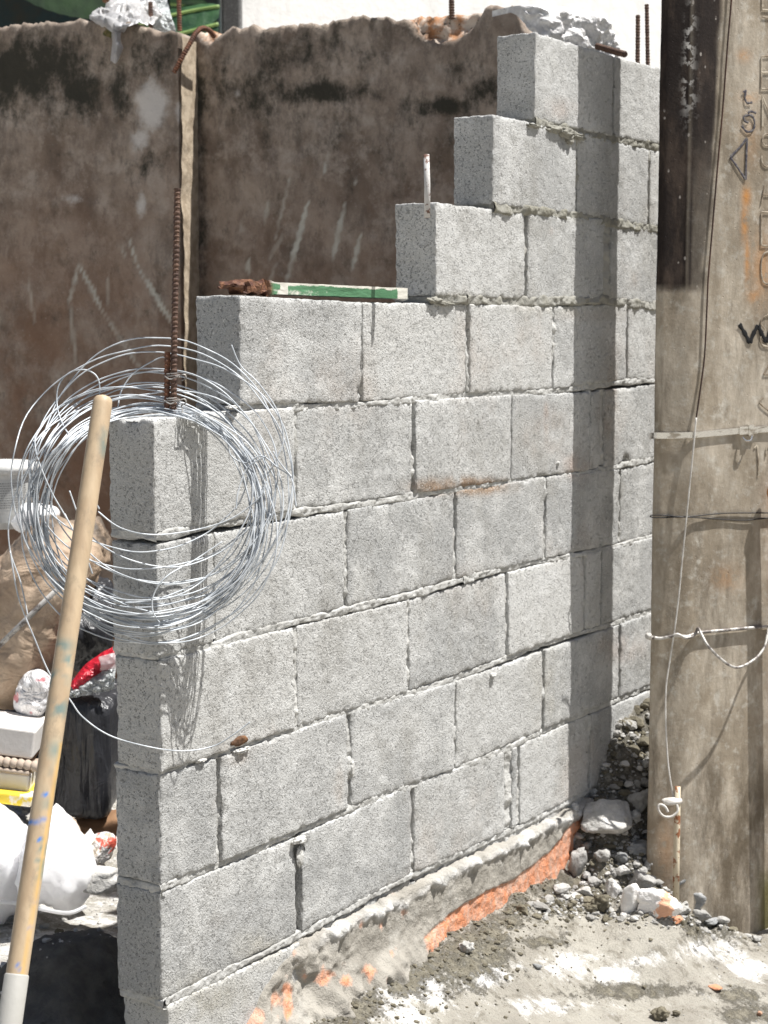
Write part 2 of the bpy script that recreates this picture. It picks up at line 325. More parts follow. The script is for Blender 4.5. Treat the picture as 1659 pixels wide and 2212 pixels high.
b = NB('banana_leaf'); col = b.mix(b.ramp(b.noise(5, 4, .6), .4, .6), (.018, .055, .025), (.04, .10, .04)); M_LEAF = b.fin(col, .4, b.bump(b.noise(14, 3, .5), .01), .5)
M_RIB = simple('leaf_rib', (.30, .42, .14), (.20, .30, .10), rough=.5)
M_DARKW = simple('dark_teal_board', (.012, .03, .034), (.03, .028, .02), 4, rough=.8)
M_DLEAF = simple('dry_leaf', (.20, .10, .05), (.10, .05, .03), 20, rough=.7)
# ------------------------------------------------------------------ ground
def hmacro(x, y):
    z = -1.09 - .04*np.clip(x, -1, 2.4)
    yy = np.minimum(y, 0); z = z + .55*np.maximum(yy, -.34) + .16*np.clip(yy+.34, -3, 0)
    z = z + .34*ss((x-1.40)/.5)*ss((y+.30)/.28)*ss((.6-y)/.4)
    z = z - .022*np.exp(-((x-1.15)/.38)**4)*ss((y+.10)/.1) - .03*ss((.95-x)/.3)*ss((y+.16)/.16) + .10*np.exp(-((x-1.44)/.15)**2-((y+.27)/.10)**2)
    back = ss((y-.06)/.25); zb = -1.235 + .03*np.sin(x*3+y*2)
    zb = zb + .19*np.exp(-(((x-.20)/.23)**2+((y-.40)/.20)**2)) + .09*np.exp(-(((x+.15)/.3)**2+((y-.25)/.2)**2)) + .34*ss((x-1.40)/.5)*ss((.6-y)/.4)
    return z*(1-back)+zb*back
def axis(lo, hi, st, far):
    a = list(np.arange(lo, hi, st)); d = st; v = hi
    while v < far: a.append(v); d = min(d*1.25, 4); v += d
    d = st; v = lo-st; pre = []
    while v > -far: pre.append(v); d = min(d*1.25, 4); v -= d
    return np.array(pre[::-1]+a)
gx = axis(-.1, 2.2, .0075, 60); gy = axis(-1.15, 1.75, .0085, 60)
X, Y = [a.ravel() for a in np.meshgrid(gx, gy, indexing='ij')]
def crumbs(x, y, reg):
    n1 = fbm2(x, y, 22, 4, 3); n2 = fbm2(x, y, 70, 3, 9); return reg*(.016*np.maximum(n1, -.3)+.006*n2)
def regions(x, y):
    rub = ss((x-1.18)/.2)*ss((y+.42)/.12)*ss((.4-y)/.2)*ss((2.3-x)/.3)
    foot = ss((y+.17+.05*np.sin(x*9))/.12)*ss((.1-y)/.05)*ss((x-.35)/.1)*ss((1.75-x)/.2)
    _, pyy = proj(np.stack([x, y, x*0-1.22+ZO], 1)); pxx, _ = proj(np.stack([x, y, x*0-1.22+ZO], 1)); rub = rub*ss((1985+(pxx-1200)*.09-pyy)/30)*ss((-y+.03)/.06+.35*(x > 1.5))
    return rub, foot
def hh(x, y):
    z = hmacro(x, y); rub, foot = regions(x, y)
    return z + .006*fbm2(x, y, 5, 4, 1) + .0022*fbm2(x, y, 40, 3, 5) + crumbs(x, y, np.clip(rub*1.7+foot*.55+.10, 0, 1.8))+.004*foot+.03*np.exp(-(((x-.20)/.3)**2+((y-.40)/.28)**2)**2)*(fbm2(x, y, 9, 5, 44))
Z = hh(X, Y)+ZO; P = np.stack([X, Y, Z], 1); px, py = proj(P); rub, foot = regions(X, Y)
front = ss((.05-Y)/.1)
white = 0*X
for a, c, ra, rc in ((900, 2140, 110, 55), (1228, 2085, 75, 32), (1540, 2052, 85, 30), (1620, 2095, 70, 26), (860, 2195, 80, 30), (1320, 2105, 60, 22), (1400, 2075, 50, 18), (1180, 2170, 90, 25), (1060, 2110, 70, 30)):
    white = np.maximum(white, np.exp(-((px-a)/ra)**2-((py-c)/rc)**2))
olive = np.maximum(foot*.75, rub*.55)
for a, c, ra, rc in ((990, 2050, 80, 22), (880, 2130, 60, 30), (760, 2180, 90, 40), (1170, 2035, 70, 14), (1200, 1960, 60, 30), (1600, 2150, 60, 20), (1380, 2140, 150, 18), (1620, 2190, 70, 20)):
    olive = np.maximum(olive, .85*np.exp(-((px-a)/ra)**2-((py-c)/rc)**2))
backm = ss((Y-.08)/.06)
wet = backm*np.clip(1.3*np.exp(-(((X-.18)/.30)**2+((Y-.36)/.24)**2)**1.5), 0, 1)
wet = np.maximum(wet, ss((X-1.45)/.15)*ss((Y+.27)/.1)*.45*ss((2.4-X)/.2))
meshobj('ground', P, gridfaces(len(gx), len(gy)), M_GROUND, attrs=dict(white=(white-.15)*front+.45*backm, dark=olive*front, gravel=backm*.85, wet=wet), kind='structure')
ZG = Z.reshape(len(gx), len(gy))
def hz(x, y):
    i = min(max(int(np.searchsorted(gx, x))-1, 0), len(gx)-2); j = min(max(int(np.searchsorted(gy, y))-1, 0), len(gy)-2)
    a = min(max((x-gx[i])/(gx[i+1]-gx[i]), 0), 1); b_ = min(max((y-gy[j])/(gy[j+1]-gy[j]), 0), 1)
    return float((ZG[i, j]*(1-a)+ZG[i+1, j]*a)*(1-b_)+(ZG[i, j+1]*(1-a)+ZG[i+1, j+1]*a)*b_)
def onground(x, y):
    d = ray(x, y); t = 1.5
    for _ in range(400):
        p = C0+d*t
        if p[2] <= hz(p[0], p[1]): break
        t += .02
    lo, hi = t-.02, t
    for _ in range(8):
        mdl = (lo+hi)/2; p = C0+d*mdl
        if p[2] <= hz(p[0], p[1]): hi = mdl
        else: lo = mdl
    return C0+d*hi
# ------------------------------------------------------------------ block wall
T = .10
wall = empty('block_wall', (0, 0, ZO-1.2), label='unfinished grey concrete block wall with a stepped top, standing in the middle', cat='wall')
MORT_G = .010
courses = {  # level k: top at .2*k; list of (start, end)
 4: [(1.299, 1.688), (1.70, 2.09), (2.10, 2.49)],
 3: [(1.113, 1.503), (1.513, 1.905), (1.915, 2.31), (2.32, 2.50)],
 2: [(.878, 1.262), (1.272, 1.655), (1.695, 2.085), (2.095, 2.49)],
 1: [(.225, .605), (.613, 1.010), (1.018, 1.396), (1.403, 1.793), (1.805, 2.2), (2.21, 2.5)],
 0: [(0, .386), (.399, .794), (.802, 1.198), (1.206, 1.592), (1.60, 1.655), (1.675, 2.06), (2.07, 2.47)],
 -1: [(0, .150), (.160, .551), (.562, .960), (.969, 1.363), (1.372, 1.765), (1.775, 2.17), (2.18, 2.5)],
 -2: [(0, .382), (.393, .777), (.786, 1.188), (1.196, 1.575), (1.583, 1.665), (1.672, 2.06), (2.07, 2.47)],
 -3: [(0, .385), (.396, .776), (.786, 1.188), (1.196, 1.590), (1.60, 1.99), (2.0, 2.4)],
 -4: [(0, .153), (.163, .556), (.571, .962), (.972, 1.362), (1.372, 1.77), (1.78, 2.17), (2.18, 2.5)],
 -5: [(0, .391), (.406, .792), (.802, 1.19), (1.218, 1.24), (1.256, 1.61), (1.62, 2.0), (2.01, 2.4)],
 -6: [(0.012, .397), (.407, .80), (.81, 1.2), (1.21, 1.6), (1.61, 2.0), (2.01, 2.4)]}
courses[-3] = [(0, .386), (.396, .776), (.786, 1.186), (1.196, 1.590), (1.60, 1.99), (2.0, 2.4)]
# H course (z -.6 to -.8) is level -3; G is -2, F is -1
courses[-3] = courses[-4]; courses[-4] = courses[-5]; courses[-5] = courses[-6]; del courses[-6]
def fx(u, k):   # the beds are not quite straight
    return .0045*math.sin(u*3.1+k*1.7)+.003*math.sin(u*7.3+k)
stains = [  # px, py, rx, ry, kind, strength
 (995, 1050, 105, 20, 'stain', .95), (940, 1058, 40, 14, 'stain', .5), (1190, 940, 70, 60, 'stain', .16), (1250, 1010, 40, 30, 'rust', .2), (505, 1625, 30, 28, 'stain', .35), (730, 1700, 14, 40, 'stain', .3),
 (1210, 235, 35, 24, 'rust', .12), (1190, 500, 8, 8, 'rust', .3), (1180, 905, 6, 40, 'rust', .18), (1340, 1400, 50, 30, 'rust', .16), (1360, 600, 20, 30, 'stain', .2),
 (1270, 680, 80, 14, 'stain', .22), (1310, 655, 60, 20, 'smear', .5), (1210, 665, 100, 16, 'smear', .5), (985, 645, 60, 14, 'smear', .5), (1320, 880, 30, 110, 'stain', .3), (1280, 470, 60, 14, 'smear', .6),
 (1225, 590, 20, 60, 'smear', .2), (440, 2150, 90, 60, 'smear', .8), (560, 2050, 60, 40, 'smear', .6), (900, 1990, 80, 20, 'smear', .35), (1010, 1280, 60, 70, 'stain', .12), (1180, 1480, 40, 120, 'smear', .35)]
def bcoords(n, L, st, r):
    k = max(2, int(round((L-2*r)/st))); return np.r_[0, r*.35, np.linspace(r, L-r, k), L-r*.35, L]
def block(u0, u1, z0, z1, k, i, yoff=0., chips=()):
    r = .0038; L, H = u1-u0, z1-z0
    cu, cz, cy = bcoords(0, L, .006, r), bcoords(0, H, .006, r), bcoords(0, T, .008, r)
    Vs = []; Fs = []; off = 0
    def face(a, b, fn, flip):
        nonlocal off
        A, B = [q.ravel() for q in np.meshgrid(a, b, indexing='ij')]; Vs.append(fn(A, B)); Fs.append(gridfaces(len(a), len(b), off, flip)); off += len(A)
    st = lambda x, y, z: np.stack([x, y, z], 1)
    z_ = lambda A: 0*A
    face(cu, cz, lambda A, B: st(A, z_(A), B), False); face(cu, cz, lambda A, B: st(A, z_(A)+T, B), True)
    face(cy, cz, lambda A, B: st(z_(A), A, B), True); face(cy, cz, lambda A, B: st(z_(A)+L, A, B), False)
    face(cu, cy, lambda A, B: st(A, B, z_(A)), True); face(cu, cy, lambda A, B: st(A, B, z_(A)+H), False)
    V = np.concatenate(Vs); Fc = np.concatenate(Fs)
    lo = np.array([r]*3); hi = np.array([L, T, H])-r; Cc = np.clip(V, lo, hi); d = V-Cc; ln = np.linalg.norm(d, axis=1)[:, None]+1e-9; N = d/ln
    V = Cc+N*r
    W = V+np.array([u0, 0, z0]); dist = np.sort(np.minimum(V, np.array([L, T, H])-V), axis=1)[:, 1]     # distance to the nearest edge
    edge = np.exp(-dist/.007)
    n1 = fbm(W, 55, 3, 5); n2 = fbm(W, 190, 2, 8)
    dsp = .0009*n1+.0008*n2 - edge*(.0022*np.maximum(fbm(W, 95, 2, 21)+.15, 0)*1.5+.0035*np.maximum(fbm(W, 26, 2, 31)-.35, 0))
    for (cx_, cy_, cz_, rr, dp) in chips: dsp = dsp - dp*np.exp(-(((W-np.array([cx_, cy_, cz_]))/rr)**2).sum(1))*(1+.5*n1)
    V = V+N*dsp[:, None]
    rg = np.random.default_rng(k*40+i+5000); tilt = rg.normal(0, .0015, 3)
    V[:, 1] += yoff+tilt[0]+tilt[1]*(V[:, 0]/.4-.5)+tilt[2]*(V[:, 2]/.2-.5)
    V[:, 2] += np.array([fx(u, k) for u in (u0, u1)])@np.array([1-V[:, 0]/L, V[:, 0]/L])
    V += np.array([u0, 0, z0+ZO])
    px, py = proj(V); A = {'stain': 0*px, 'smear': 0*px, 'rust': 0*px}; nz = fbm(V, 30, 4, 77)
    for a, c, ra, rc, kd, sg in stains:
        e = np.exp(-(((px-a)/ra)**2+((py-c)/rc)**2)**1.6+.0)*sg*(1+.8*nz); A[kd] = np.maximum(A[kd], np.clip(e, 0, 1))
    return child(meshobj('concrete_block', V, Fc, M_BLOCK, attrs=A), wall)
chiplist = {(0, 5): [(1.80, 0, -.188, .012, .030)], (-2, 0): [(.382, 0, -.5, .012, .006)], (1, 0): [(.605, 0, .03, .012, .01)], (-1, 3): [(1.1, 0, -.2, .02, .004)], (0, 0): [(0, .05, 0, .02, .006)], (-1, 0): [(0, 0, 0, .02, .007), (0, .06, -.2, .012, .006)], (3, 0): [(1.45, 0, .585, .03, .006)], (-4, 0): [(.39, 0, -.83, .02, .006)], (-4, 1): [(.405, 0, -.83, .018, .012)], (-3, 1): [(.16, 0, -.70, .012, .008)]}
for k, L in courses.items():
    for i, (a, c) in enumerate(L):
        zt = .2*k; zb = zt-.2+MORT_G
        jit = np.random.default_rng(k*31+i+9900).normal(0, .0012, 1)[0]
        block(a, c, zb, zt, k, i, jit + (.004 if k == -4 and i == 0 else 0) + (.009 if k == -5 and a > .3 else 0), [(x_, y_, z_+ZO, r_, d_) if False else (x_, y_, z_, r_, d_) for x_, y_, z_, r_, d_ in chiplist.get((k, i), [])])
# mortar: strips with a ragged cross-section
mm = MB(); FRESH = []; PALE = []
def strip(p0, p1, wdt, depth, rag, seed, fresh=0., pale=0., side='front', bulge=None, bed=None):
    """p0,p1 = (u,z) ends; depth = how far behind the face (+) ; side 'end' runs along y on the x=0 face"""
    L = math.hypot(p1[0]-p0[0], p1[1]-p0[1]); nu = max(3, int(L/.0035)); nv = 9
    t = np.linspace(0, 1, nu); v = np.linspace(-1, 1, nv); Tt, Vv = [q.ravel() for q in np.meshgrid(t, v, indexing='ij')]
    du, dz = (p1[0]-p0[0])/L, (p1[1]-p0[1])/L
    u = p0[0]+Tt*(p1[0]-p0[0]); z = p0[1]+Tt*(p1[1]-p0[1])
    if bed is not None: z = np.array([zc+fx(a_, bed) for a_ in u])
    q = np.stack([u*1., 0*u+seed*.77, z*1.], 1)
    half = wdt/2*(1+.35*fbm(q, 26, 2, seed)); mid = rag*.5*fbm(q, 18, 2, seed+4)
    u2 = u - dz*(Vv*half+mid); z2 = z+du*(Vv*half+mid)
    q2 = np.stack([u2, 0*u2, z2], 1)
    n = fbm(q2, 34, 4, seed+9); n3 = fbm(q2, 120, 2, seed+2)
    y = depth - rag*np.clip(n, -.8, 1.4)*(1-Vv**6) - .0016*n3 - .0012*fbm(q2, 240, 2, seed+1) + .010*np.abs(Vv)**8
    if bulge is not None: y = y - bulge(u2, z2)
    if side == 'front': V = np.stack([u2, y, z2+ZO], 1)
    else: V = np.stack([y, u2, z2+ZO], 1)
    mm.add(V, gridfaces(nu, nv, 0, side != 'front')); FRESH.append(np.full(len(V), fresh)+.25*np.clip(n, 0, 1)*(fresh > .1)); PALE.append(np.full(len(V), pale)*(.6+.5*np.clip(n+.4, 0, 1)))
first = {k: L[0][0] for k, L in courses.items()}
for k in range(4, -6, -1):                       # bed under course k
    zc = .2*k-.2+MORT_G/2; u0 = max(first[k], first.get(k-1, 0)) if k > -5 else 0
    fr = .75 if k >= 3 else (.55 if k == 2 else .0)
    for j, (ua, ub) in enumerate(((u0, 1.0), (1.0, 2.5)) if u0 < 1.0 else ((u0, 2.5),)):
        strip((ua, zc+fx(ua, k)), (ub, zc+fx(ub, k)), .0185 if k < 2 else .026,   .0026 if k < 2 else .0, .0019 if k < 2 else .0055, k*50+j+600, fr, .0, bulge=(lambda u, z, s=k*7+90: np.array([fx(a_, 0)*0 for a_ in u])-.0045*np.clip(vn(np.stack([u, u*0+s, u*0], 1), 7, s)-.25, 0, 1)+.0025*np.maximum(vn(np.stack([u, u*0+s, u*0], 1), 17, s+3)-.3, 0)), bed=k)
    if u0 < .3 and k <= 0: strip((0, zc), (T, zc), .018, .0028, .0032, k*9+900, 0, .25, side='end')
    elif k > 0: strip((0, zc), (T, zc), .02, first[k]+.003, .003, k*9+900, fr, 0, side='end')
# vertical joints
for k, L in courses.items():
    for i in range(len(L)-1):
        a, c = L[i][1], L[i+1][0]; sd_ = k*70+i+40; rg = np.random.default_rng(sd_+9000); gap = c-a
        zt, zb = .2*k-.003, .2*k-.188
        deep = .009 if gap < .02 else .006
        fr = .6 if k >= 2 else 0
        if (k, i) == (2, 1): deep = .006; fr = .6
        if (k, i) in ((-4, 0),): deep = .03
        dd = deep*rg.uniform(.6, 1.3)
        strip(((a+c)/2, zb), ((a+c)/2, zt), gap+.012, dd, .004, sd_, fr, rg.choice([0, .3]), bulge=(lambda u, z, s=sd_: .006*np.maximum(fbm(np.stack([u*0, u*0+s, z], 1), 14, 2, s), 0)))
# squeezed-out fresh mortar lumps
def lump(pxc, pyc, wp, hp, dep, seed, fr=.8, pl=0.):
    u, z = onwall(pxc, pyc); sc = F/np.dot(np.array([u, 0, z+ZO])-C0, FW)
    V, Fc = stone((wp/sc*1.9, dep*2, hp/sc), seed, 4, 8, .35, .5); V = V+np.array([u, 0, z+ZO]); mm.add(V, Fc); FRESH.append(np.full(len(V), fr)); PALE.append(np.full(len(V), pl))
for a in ((1225, 288, 60, 26, .014, 1), (1196, 280, 40, 18, .012, 2), (1150, 272, 34, 10, .01, 3), (1250, 296, 30, 16, .013, 4), (940, 648, 34, 18, .012, 5), (965, 656, 40, 10, .008, 6), (1230, 300, 14, 26, .012, 7)): lump(*a)
for a in ((432, 1642, 22, 10, .008, 11, 0, .9), (520, 1620, 34, 14, .010, 12, 0, .7), (645, 1815, 26, 18, .012, 13, 0, .5), (648, 1850, 14, 50, .004, 17, 0, .4), (760, 1660, 8, 40, .004, 18, 0, .5), (1064, 1457, 12, 12, .01, 14, 0, .3), (1238, 1745, 20, 26, .015, 15, .2, .6), (505, 880, 30, 10, .012, 16, 0, .6), (1205, 1000, 8, 8, .006, 19, 0, .6)): lump(*a)
V = np.concatenate(mm.V)
child(meshobj('mortar', V, mm.F, M_MORT, attrs=dict(fresh=np.clip(np.concatenate(FRESH), 0, 1), pale=np.clip(np.concatenate(PALE), 0, 1))), wall)
# dark brick scrap lodged in a bed joint
u, z = onwall(513, 1600); V, Fc = stone((.05, .02, .02), 5, 3); child(meshobj('brick_scrap', V+np.array([u, .0, z+ZO]), Fc, stonemat('burnt_scrap', (.26, .13, .06), (.10, .06, .04))), wall)
# small square hole
# foot of the wall: render, pale mortar roll, orange paint
us = np.arange(.20, 2.3, .0045); nr_ = 60
def pl(L, xs): a = np.array(L); a = a[a[:, 0].argsort()]; return np.interp(xs, a[:, 0], a[:, 1])
topL = [onwall(*p) for p in ((515, 2240), (548, 2185), (566, 2140), (600, 2085), (640, 2038), (700, 2008), (829, 1945), (1000, 1858), (1100, 1812), (1239, 1742))]+[(2.3, -1.0)]
oraL = [onwall(*p) for p in ((520, 2180), (590, 2160), (640, 2110), (690, 2085), (760, 2090), (829, 2062), (909, 2014), (980, 1962), (1039, 1925), (1104, 1897), (1149, 1862), (1179, 1840), (1229, 1777))]+[(2.3, -1.05)]
U, TT = [q.ravel() for q in np.meshgrid(us, np.linspace(0, 1, nr_), indexing='ij')]
ztop = pl(topL, U)+.004*fbm2(U, U*0, 40, 3, 3); zbt = np.minimum(hmacro(U, U*0)-.12, -1.25+0*U)
Zz = zbt+(ztop-zbt)*TT; q = np.stack([U, 0*U, Zz], 1)
zor = pl(oraL, U); dz_ = ztop-Zz; n4 = fbm(q, 30, 4, 8)
roll = np.clip(np.exp(-((dz_-.016-.006*fbm(q, 12, 3, 71))/.010)**2)*(1+.9*fbm(q, 26, 3, 45)), 0, 1.6)*ss((U-.40)/.1)
Yd = -.010-.0022*np.clip(n4, -1, 1)-.045*ss((1.0-U)/.35)*ss((-1.075-Zz)/.10)*(1+.25*n4)-.006*roll*(1+.9*fbm(q, 60, 4, 41))-.0015*fbm(q, 110, 3, 43)
rag_ = ss((.60-U)/.12); Yd = Yd-.012*rag_*fbm(q, 22, 4, 61)
orange = ss((zor-Zz)/.004+.5)*ss((U-.80)/.02)
fpx, fpy = proj(np.stack([U, Yd, Zz+ZO], 1)); obl = 0*U
for a, c, ra, rc, sg in ((555, 2190, 26, 24, 1.), (620, 2165, 13, 42, 1.), (700, 2112, 22, 16, .5), (752, 2122, 24, 20, .45), (802, 2095, 20, 12, .7), (590, 2150, 14, 20, .5)):
    obl = np.maximum(obl, sg*np.exp(-((fpx-a)/ra)**2-((fpy-c)/rc)**2))
orange = np.maximum(orange, ss((.82-U)/.05)*ss((obl*1.5+.8*vn(np.stack([fpx*.085, 0*U, fpy*.018], 1), 1, 3)+.5*fbm(np.stack([fpx*.05, 0*U, fpy*.05], 1), 1, 3, 9)-.72)*2.2))
Yd = Yd+.004*orange*ss((U-.8)/.02)
Yd = np.where(TT > .985, .01, Yd)
V = np.stack([U, Yd, Zz+ZO], 1)
child(meshobj('wall_foot_render', V, gridfaces(len(us), nr_), M_FOOT, attrs=dict(orange=np.clip(orange, 0, 1), pale=np.clip(roll*.9, 0, 1))), wall)
# bars standing in the wall
def bar(pxs, D, r, mat, name='reinforcing_bar'): return child(rebar(name, smoothpath([at(x, y, D) for x, y in pxs], 4), r, mat), wall)
bar([(374, 905), (377, 700), (383, 406)], 2.882, .0056, M_RUSTD)
bar([(361, 905), (361, 830), (362, 760)], 2.885, .0054, M_RUST)
child(tubeobj('reinforcing_bar', [at(923, 470, 3.30), at(923, 400, 3.30), at(921, 334, 3.30)], .0058, M_RUSTW, n=10), wall)
# ------------------------------------------------------------------ back wall
BD = np.array([math.sin(R(165)), math.cos(R(165)), 0]); BN = np.array([math.sin(R(255)), math.cos(R(255)), 0])
BP = at(1400, 720, 5.0); BP[2] = 0
bw = empty('rendered_wall', tuple(BP), label='tall dark stained cement rendered wall with a broken top edge, behind the block wall', cat='wall')
def backslab(name, tops, x0, x1, off, th, zb=-.3):
    Pn = BP+BN*off
    tp = [(np.dot(on(x, y, Pn, BN)-Pn, BD), on(x, y, Pn, BN)[2]) for x, y in tops]
    s0 = np.dot(on(x0, 500, Pn, BN)-Pn, BD); s1 = np.dot(on(x1, 500, Pn, BN)-Pn, BD)
    S = np.arange(s0, s1, .009); S = np.r_[S, s1]; nz = 210; zt = pl(tp, S)+.006*fbm2(S, S*0, 30, 4, 6)+.005*fbm2(S, S*0, 90, 2, 16)
    A, TT = [q.ravel() for q in np.meshgrid(S, np.linspace(0, 1, nz), indexing='ij')]; ZT = np.repeat(zt, nz); Zz = zb+(ZT-zb)*TT
    Q = Pn+A[:, None]*BD+np.stack([0*A, 0*A, Zz], 1); px, py = proj(Q)
    q = np.stack([A, 0*A, Zz], 1)
    spl = np.interp(px, [855, 880, 905, 945, 990, 1015, 1035, 1052], [0, 42, 74, 92, 84, 66, 44, 0]); spall = ss((spl-py)/6)*(px > 862)*(px < 1050)
    spl2 = np.interp(px, [418, 440, 455, 470, 485], [60, 88, 92, 80, 55]); sp2 = ss((spl2-py)/5)*(px > 425)*(px < 482)
    dsp = .004*fbm(q, 6, 4, 2)+.0015*fbm(q, 40, 3, 4) - .035*np.maximum(spall, sp2)*(1+.4*fbm(q, 30, 3, 12)) - .005*np.exp(-(ZT-Zz)/.008) + .006*np.exp(-(ZT-Zz)/.02)*fbm(q, 55, 3, 91)
    front = Q+BN*dsp[:, None]
    mold = 0*A; pale = 0*A; scr = 0*A; lime = 0*A
    for a, c, ra, rc, s in ((60, 150, 160, 70, 1.), (170, 190, 60, 60, .8), (0, 190, 80, 70, .8), (260, 210, 30, 60, .6), (330, 120, 50, 50, .6), (690, 200, 120, 26, .8), (960, 230, 60, 22, 1.), (1080, 200, 90, 40, .6), (650, 120, 160, 70, .45), (560, 200, 120, 60, .5), (430, 200, 30, 80, .6), (320, 350, 40, 40, .5), (480, 180, 40, 50, .5), (990, 150, 50, 50, .4), (750, 60, 250, 40, .25), (435, 450, 14, 400, .5), (620, 260, 200, 100, .25), (900, 330, 150, 120, .2)):
        mold = np.maximum(mold, s*np.exp(-((px-a)/ra)**2-((py-c)/rc)**2))
    for a, c, ra, rc, s in ((325, 230, 40, 60, 1.), (300, 300, 30, 40, .7), (150, 430, 50, 20, .55), (305, 440, 14, 50, .7), (385, 240, 10, 40, .6), (515, 200, 12, 16, .6), (250, 110, 90, 30, .3), (30, 300, 60, 60, .3), (960, 35, 60, 8, .3), (520, 250, 40, 70, .25)):
        pale = np.maximum(pale, s*np.exp(-((px-a)/ra)**2-((py-c)/rc)**2))
    def seg(x0, y0, x1, y1, w0, s=.8):
        nonlocal scr
        dx, dy = x1-x0, y1-y0; t = np.clip(((px-x0)*dx+(py-y0)*dy)/(dx*dx+dy*dy), 0, 1); d = np.hypot(px-x0-t*dx, py-y0-t*dy)
        scr = np.maximum(scr, 1.25*s*ss((w0*(.35+.65*np.sin(math.pi*np.clip(t, .04, 1)))-d)/1.8+.5)*(.75+.4*fbm(q, 40, 2, 5)))
    for a in ((666, 435, 618, 615, 6, .75), (745, 440, 718, 562, 6, .7), (779, 508, 760, 585, 5, .7), (627, 382, 594, 520, 3, .5), (706, 335, 702, 375, 3, .7), (577, 440, 572, 480, 5, .6), (538, 558, 536, 592, 5, .6), (610, 510, 582, 560, 5, .35), (522, 480, 524, 512, 3, .5), (275, 510, 300, 580, 3, .7), (300, 580, 375, 700, 5, .8), (170, 570, 220, 670, 5, .75), (150, 640, 165, 790, 4, .5), (230, 600, 236, 680, 3, .4), (60, 600, 75, 700, 3, .3), (265, 535, 268, 560, 3, .5), (170, 570, 150, 660, 4, .5), (600, 560, 575, 640, 3, .3), (300, 580, 400, 740, 2, .3), (220, 670, 300, 790, 4, .55), (770, 380, 768, 400, 2, .5)): seg(*a)
    # back and top
    back = Pn - BN*th + A[:, None]*BD+np.stack([0*A, 0*A, Zz], 1)
    nS = len(S); V = np.concatenate([front, back]); o = nS*nz
    Fc = [gridfaces(nS, nz, 0), gridfaces(nS, nz, o, True)]
    i = np.arange(nS-1); tt = i*nz+nz-1; Fc.append(np.stack([tt, tt+nz, tt+nz+o, tt+o], 1))
    j = np.arange(nz-1); Fc.append(np.stack([j, j+1, j+1+o, j+o], 1)); e = (nS-1)*nz; Fc.append(np.stack([j+e+1, j+e, j+e+o, j+e+o+1], 1))
    z0 = np.zeros(o); cat = lambda a: np.concatenate([a, z0])
    endl = np.zeros(2*o)
    return V, np.concatenate(Fc), dict(mold=cat(mold), pale=cat(pale), scratch=cat(np.clip(scr, 0, 1)), spall=cat(np.maximum(spall, sp2))), nS, nz, o
topsR = [(330, 90), (400, 85), (425, 62), (447, 62), (470, 70), (500, 58), (520, 60), (545, 52), (562, 62), (580, 60), (620, 56), (700, 48), (770, 38), (800, 40), (860, 38), (950, 30), (1040, 22), (1060, 14), (1108, 12), (1118, 20), (1128, 50), (1150, 92), (1160, 110), (1170, 125), (1330, 150), (1420, 160)]
V, Fc, A, *_ = backslab('x', topsR, 345, 1425, 0, .14)
A['lime'] = np.zeros(len(V)); A['low'] = np.clip((1.95-V[:, 2])/1.0, 0, .85); child(meshobj('wall_panel', V, Fc, M_BACK, smooth=True, attrs=A), bw)
topsL = [(-60, 55), (0, 56), (60, 50), (85, 49), (120, 50), (180, 42), (225, 46), (240, 50), (290, 52), (300, 58), (320, 62), (335, 64), (360, 70), (390, 66), (400, 68), (415, 66)]
V, Fc, A, nS, nz, o = backslab('x', topsL, -80, 389, .115, .25)
lime = np.zeros(len(V)); e = (nS-1)*nz; lime[e:e+nz] = 0; A['lime'] = lime; A['low'] = np.clip((2.0-V[:, 2])/.9, 0, .95)
child(meshobj('wall_panel', V, Fc, M_BACK, attrs=A), bw)
# jagged lime edge on the return of the thick panel (faces the sun)
P1 = BP+BN*.116; s1 = np.dot(on(389, 500, P1, BN)-P1, BD); zz = np.arange(-.1, on(400, 66, P1, BN)[2]-.01, .008); nd = 14
A_, B_ = [q.ravel() for q in np.meshgrid(zz, np.linspace(0, 1, nd), indexing='ij')]
qq = np.stack([A_*0+.3, B_*.09, A_], 1)
wob = .002*fbm(qq, 16, 4, 3)+.004*fbm(np.stack([A_*0, A_*0, A_], 1), 12, 3, 8)*(1-B_)**2
Q = (P1+(s1+.004)*BD)+(wob+.006)[:, None]*BD-(B_*.118)[:, None]*BN+np.stack([0*A_, 0*A_, A_], 1)
z0 = 0*A_; child(meshobj('panel_return', Q, gridfaces(len(zz), nd), M_BACK, attrs=dict(lime=z0+1, mold=z0+.5*(A_ > 2.0), pale=z0, scratch=z0, spall=z0)), bw)
# broken end of the wall: pale lumpy concrete
Pb = at(1118, 60, 4.72)
ed = np.array([math.sin(R(112)), math.cos(R(112)), 0]); en = np.array([ed[1], -ed[0], 0]); en = en if en@(C0-Pb) > 0 else -en
tb = [(0, 12), (20, 10), (60, 8), (110, 14), (150, 26), (178, 55), (192, 85), (212, 102), (205, 135), (230, 150)]
Sx = np.linspace(0, 1, 90); Tz = np.linspace(0, 1, 60)
def pb(x, y): return on(x, y, Pb, en)
V = np.zeros((90, 60, 3))
for i, s in enumerate(Sx):
    x = 1112+s*212; yt = np.interp(x-1118, [a for a, _ in tb], [b_ for _, b_ in tb]); yb = np.interp(x, [1112, 1130, 1158, 1330], [25, 80, 135, 175]); yb = max(yb, yt+4)
    p0, p1 = pb(x, yb), pb(x, yt); V[i] = p0+(p1-p0)*Tz[:, None]
V = V.reshape(-1, 3); SS, TT = [q.ravel() for q in np.meshgrid(Sx, Tz, indexing='ij')]
edge = np.minimum(np.minimum(SS, 1-SS)*6, np.minimum(1.0+0*TT, (1-TT)*4)); edge = ss(edge)
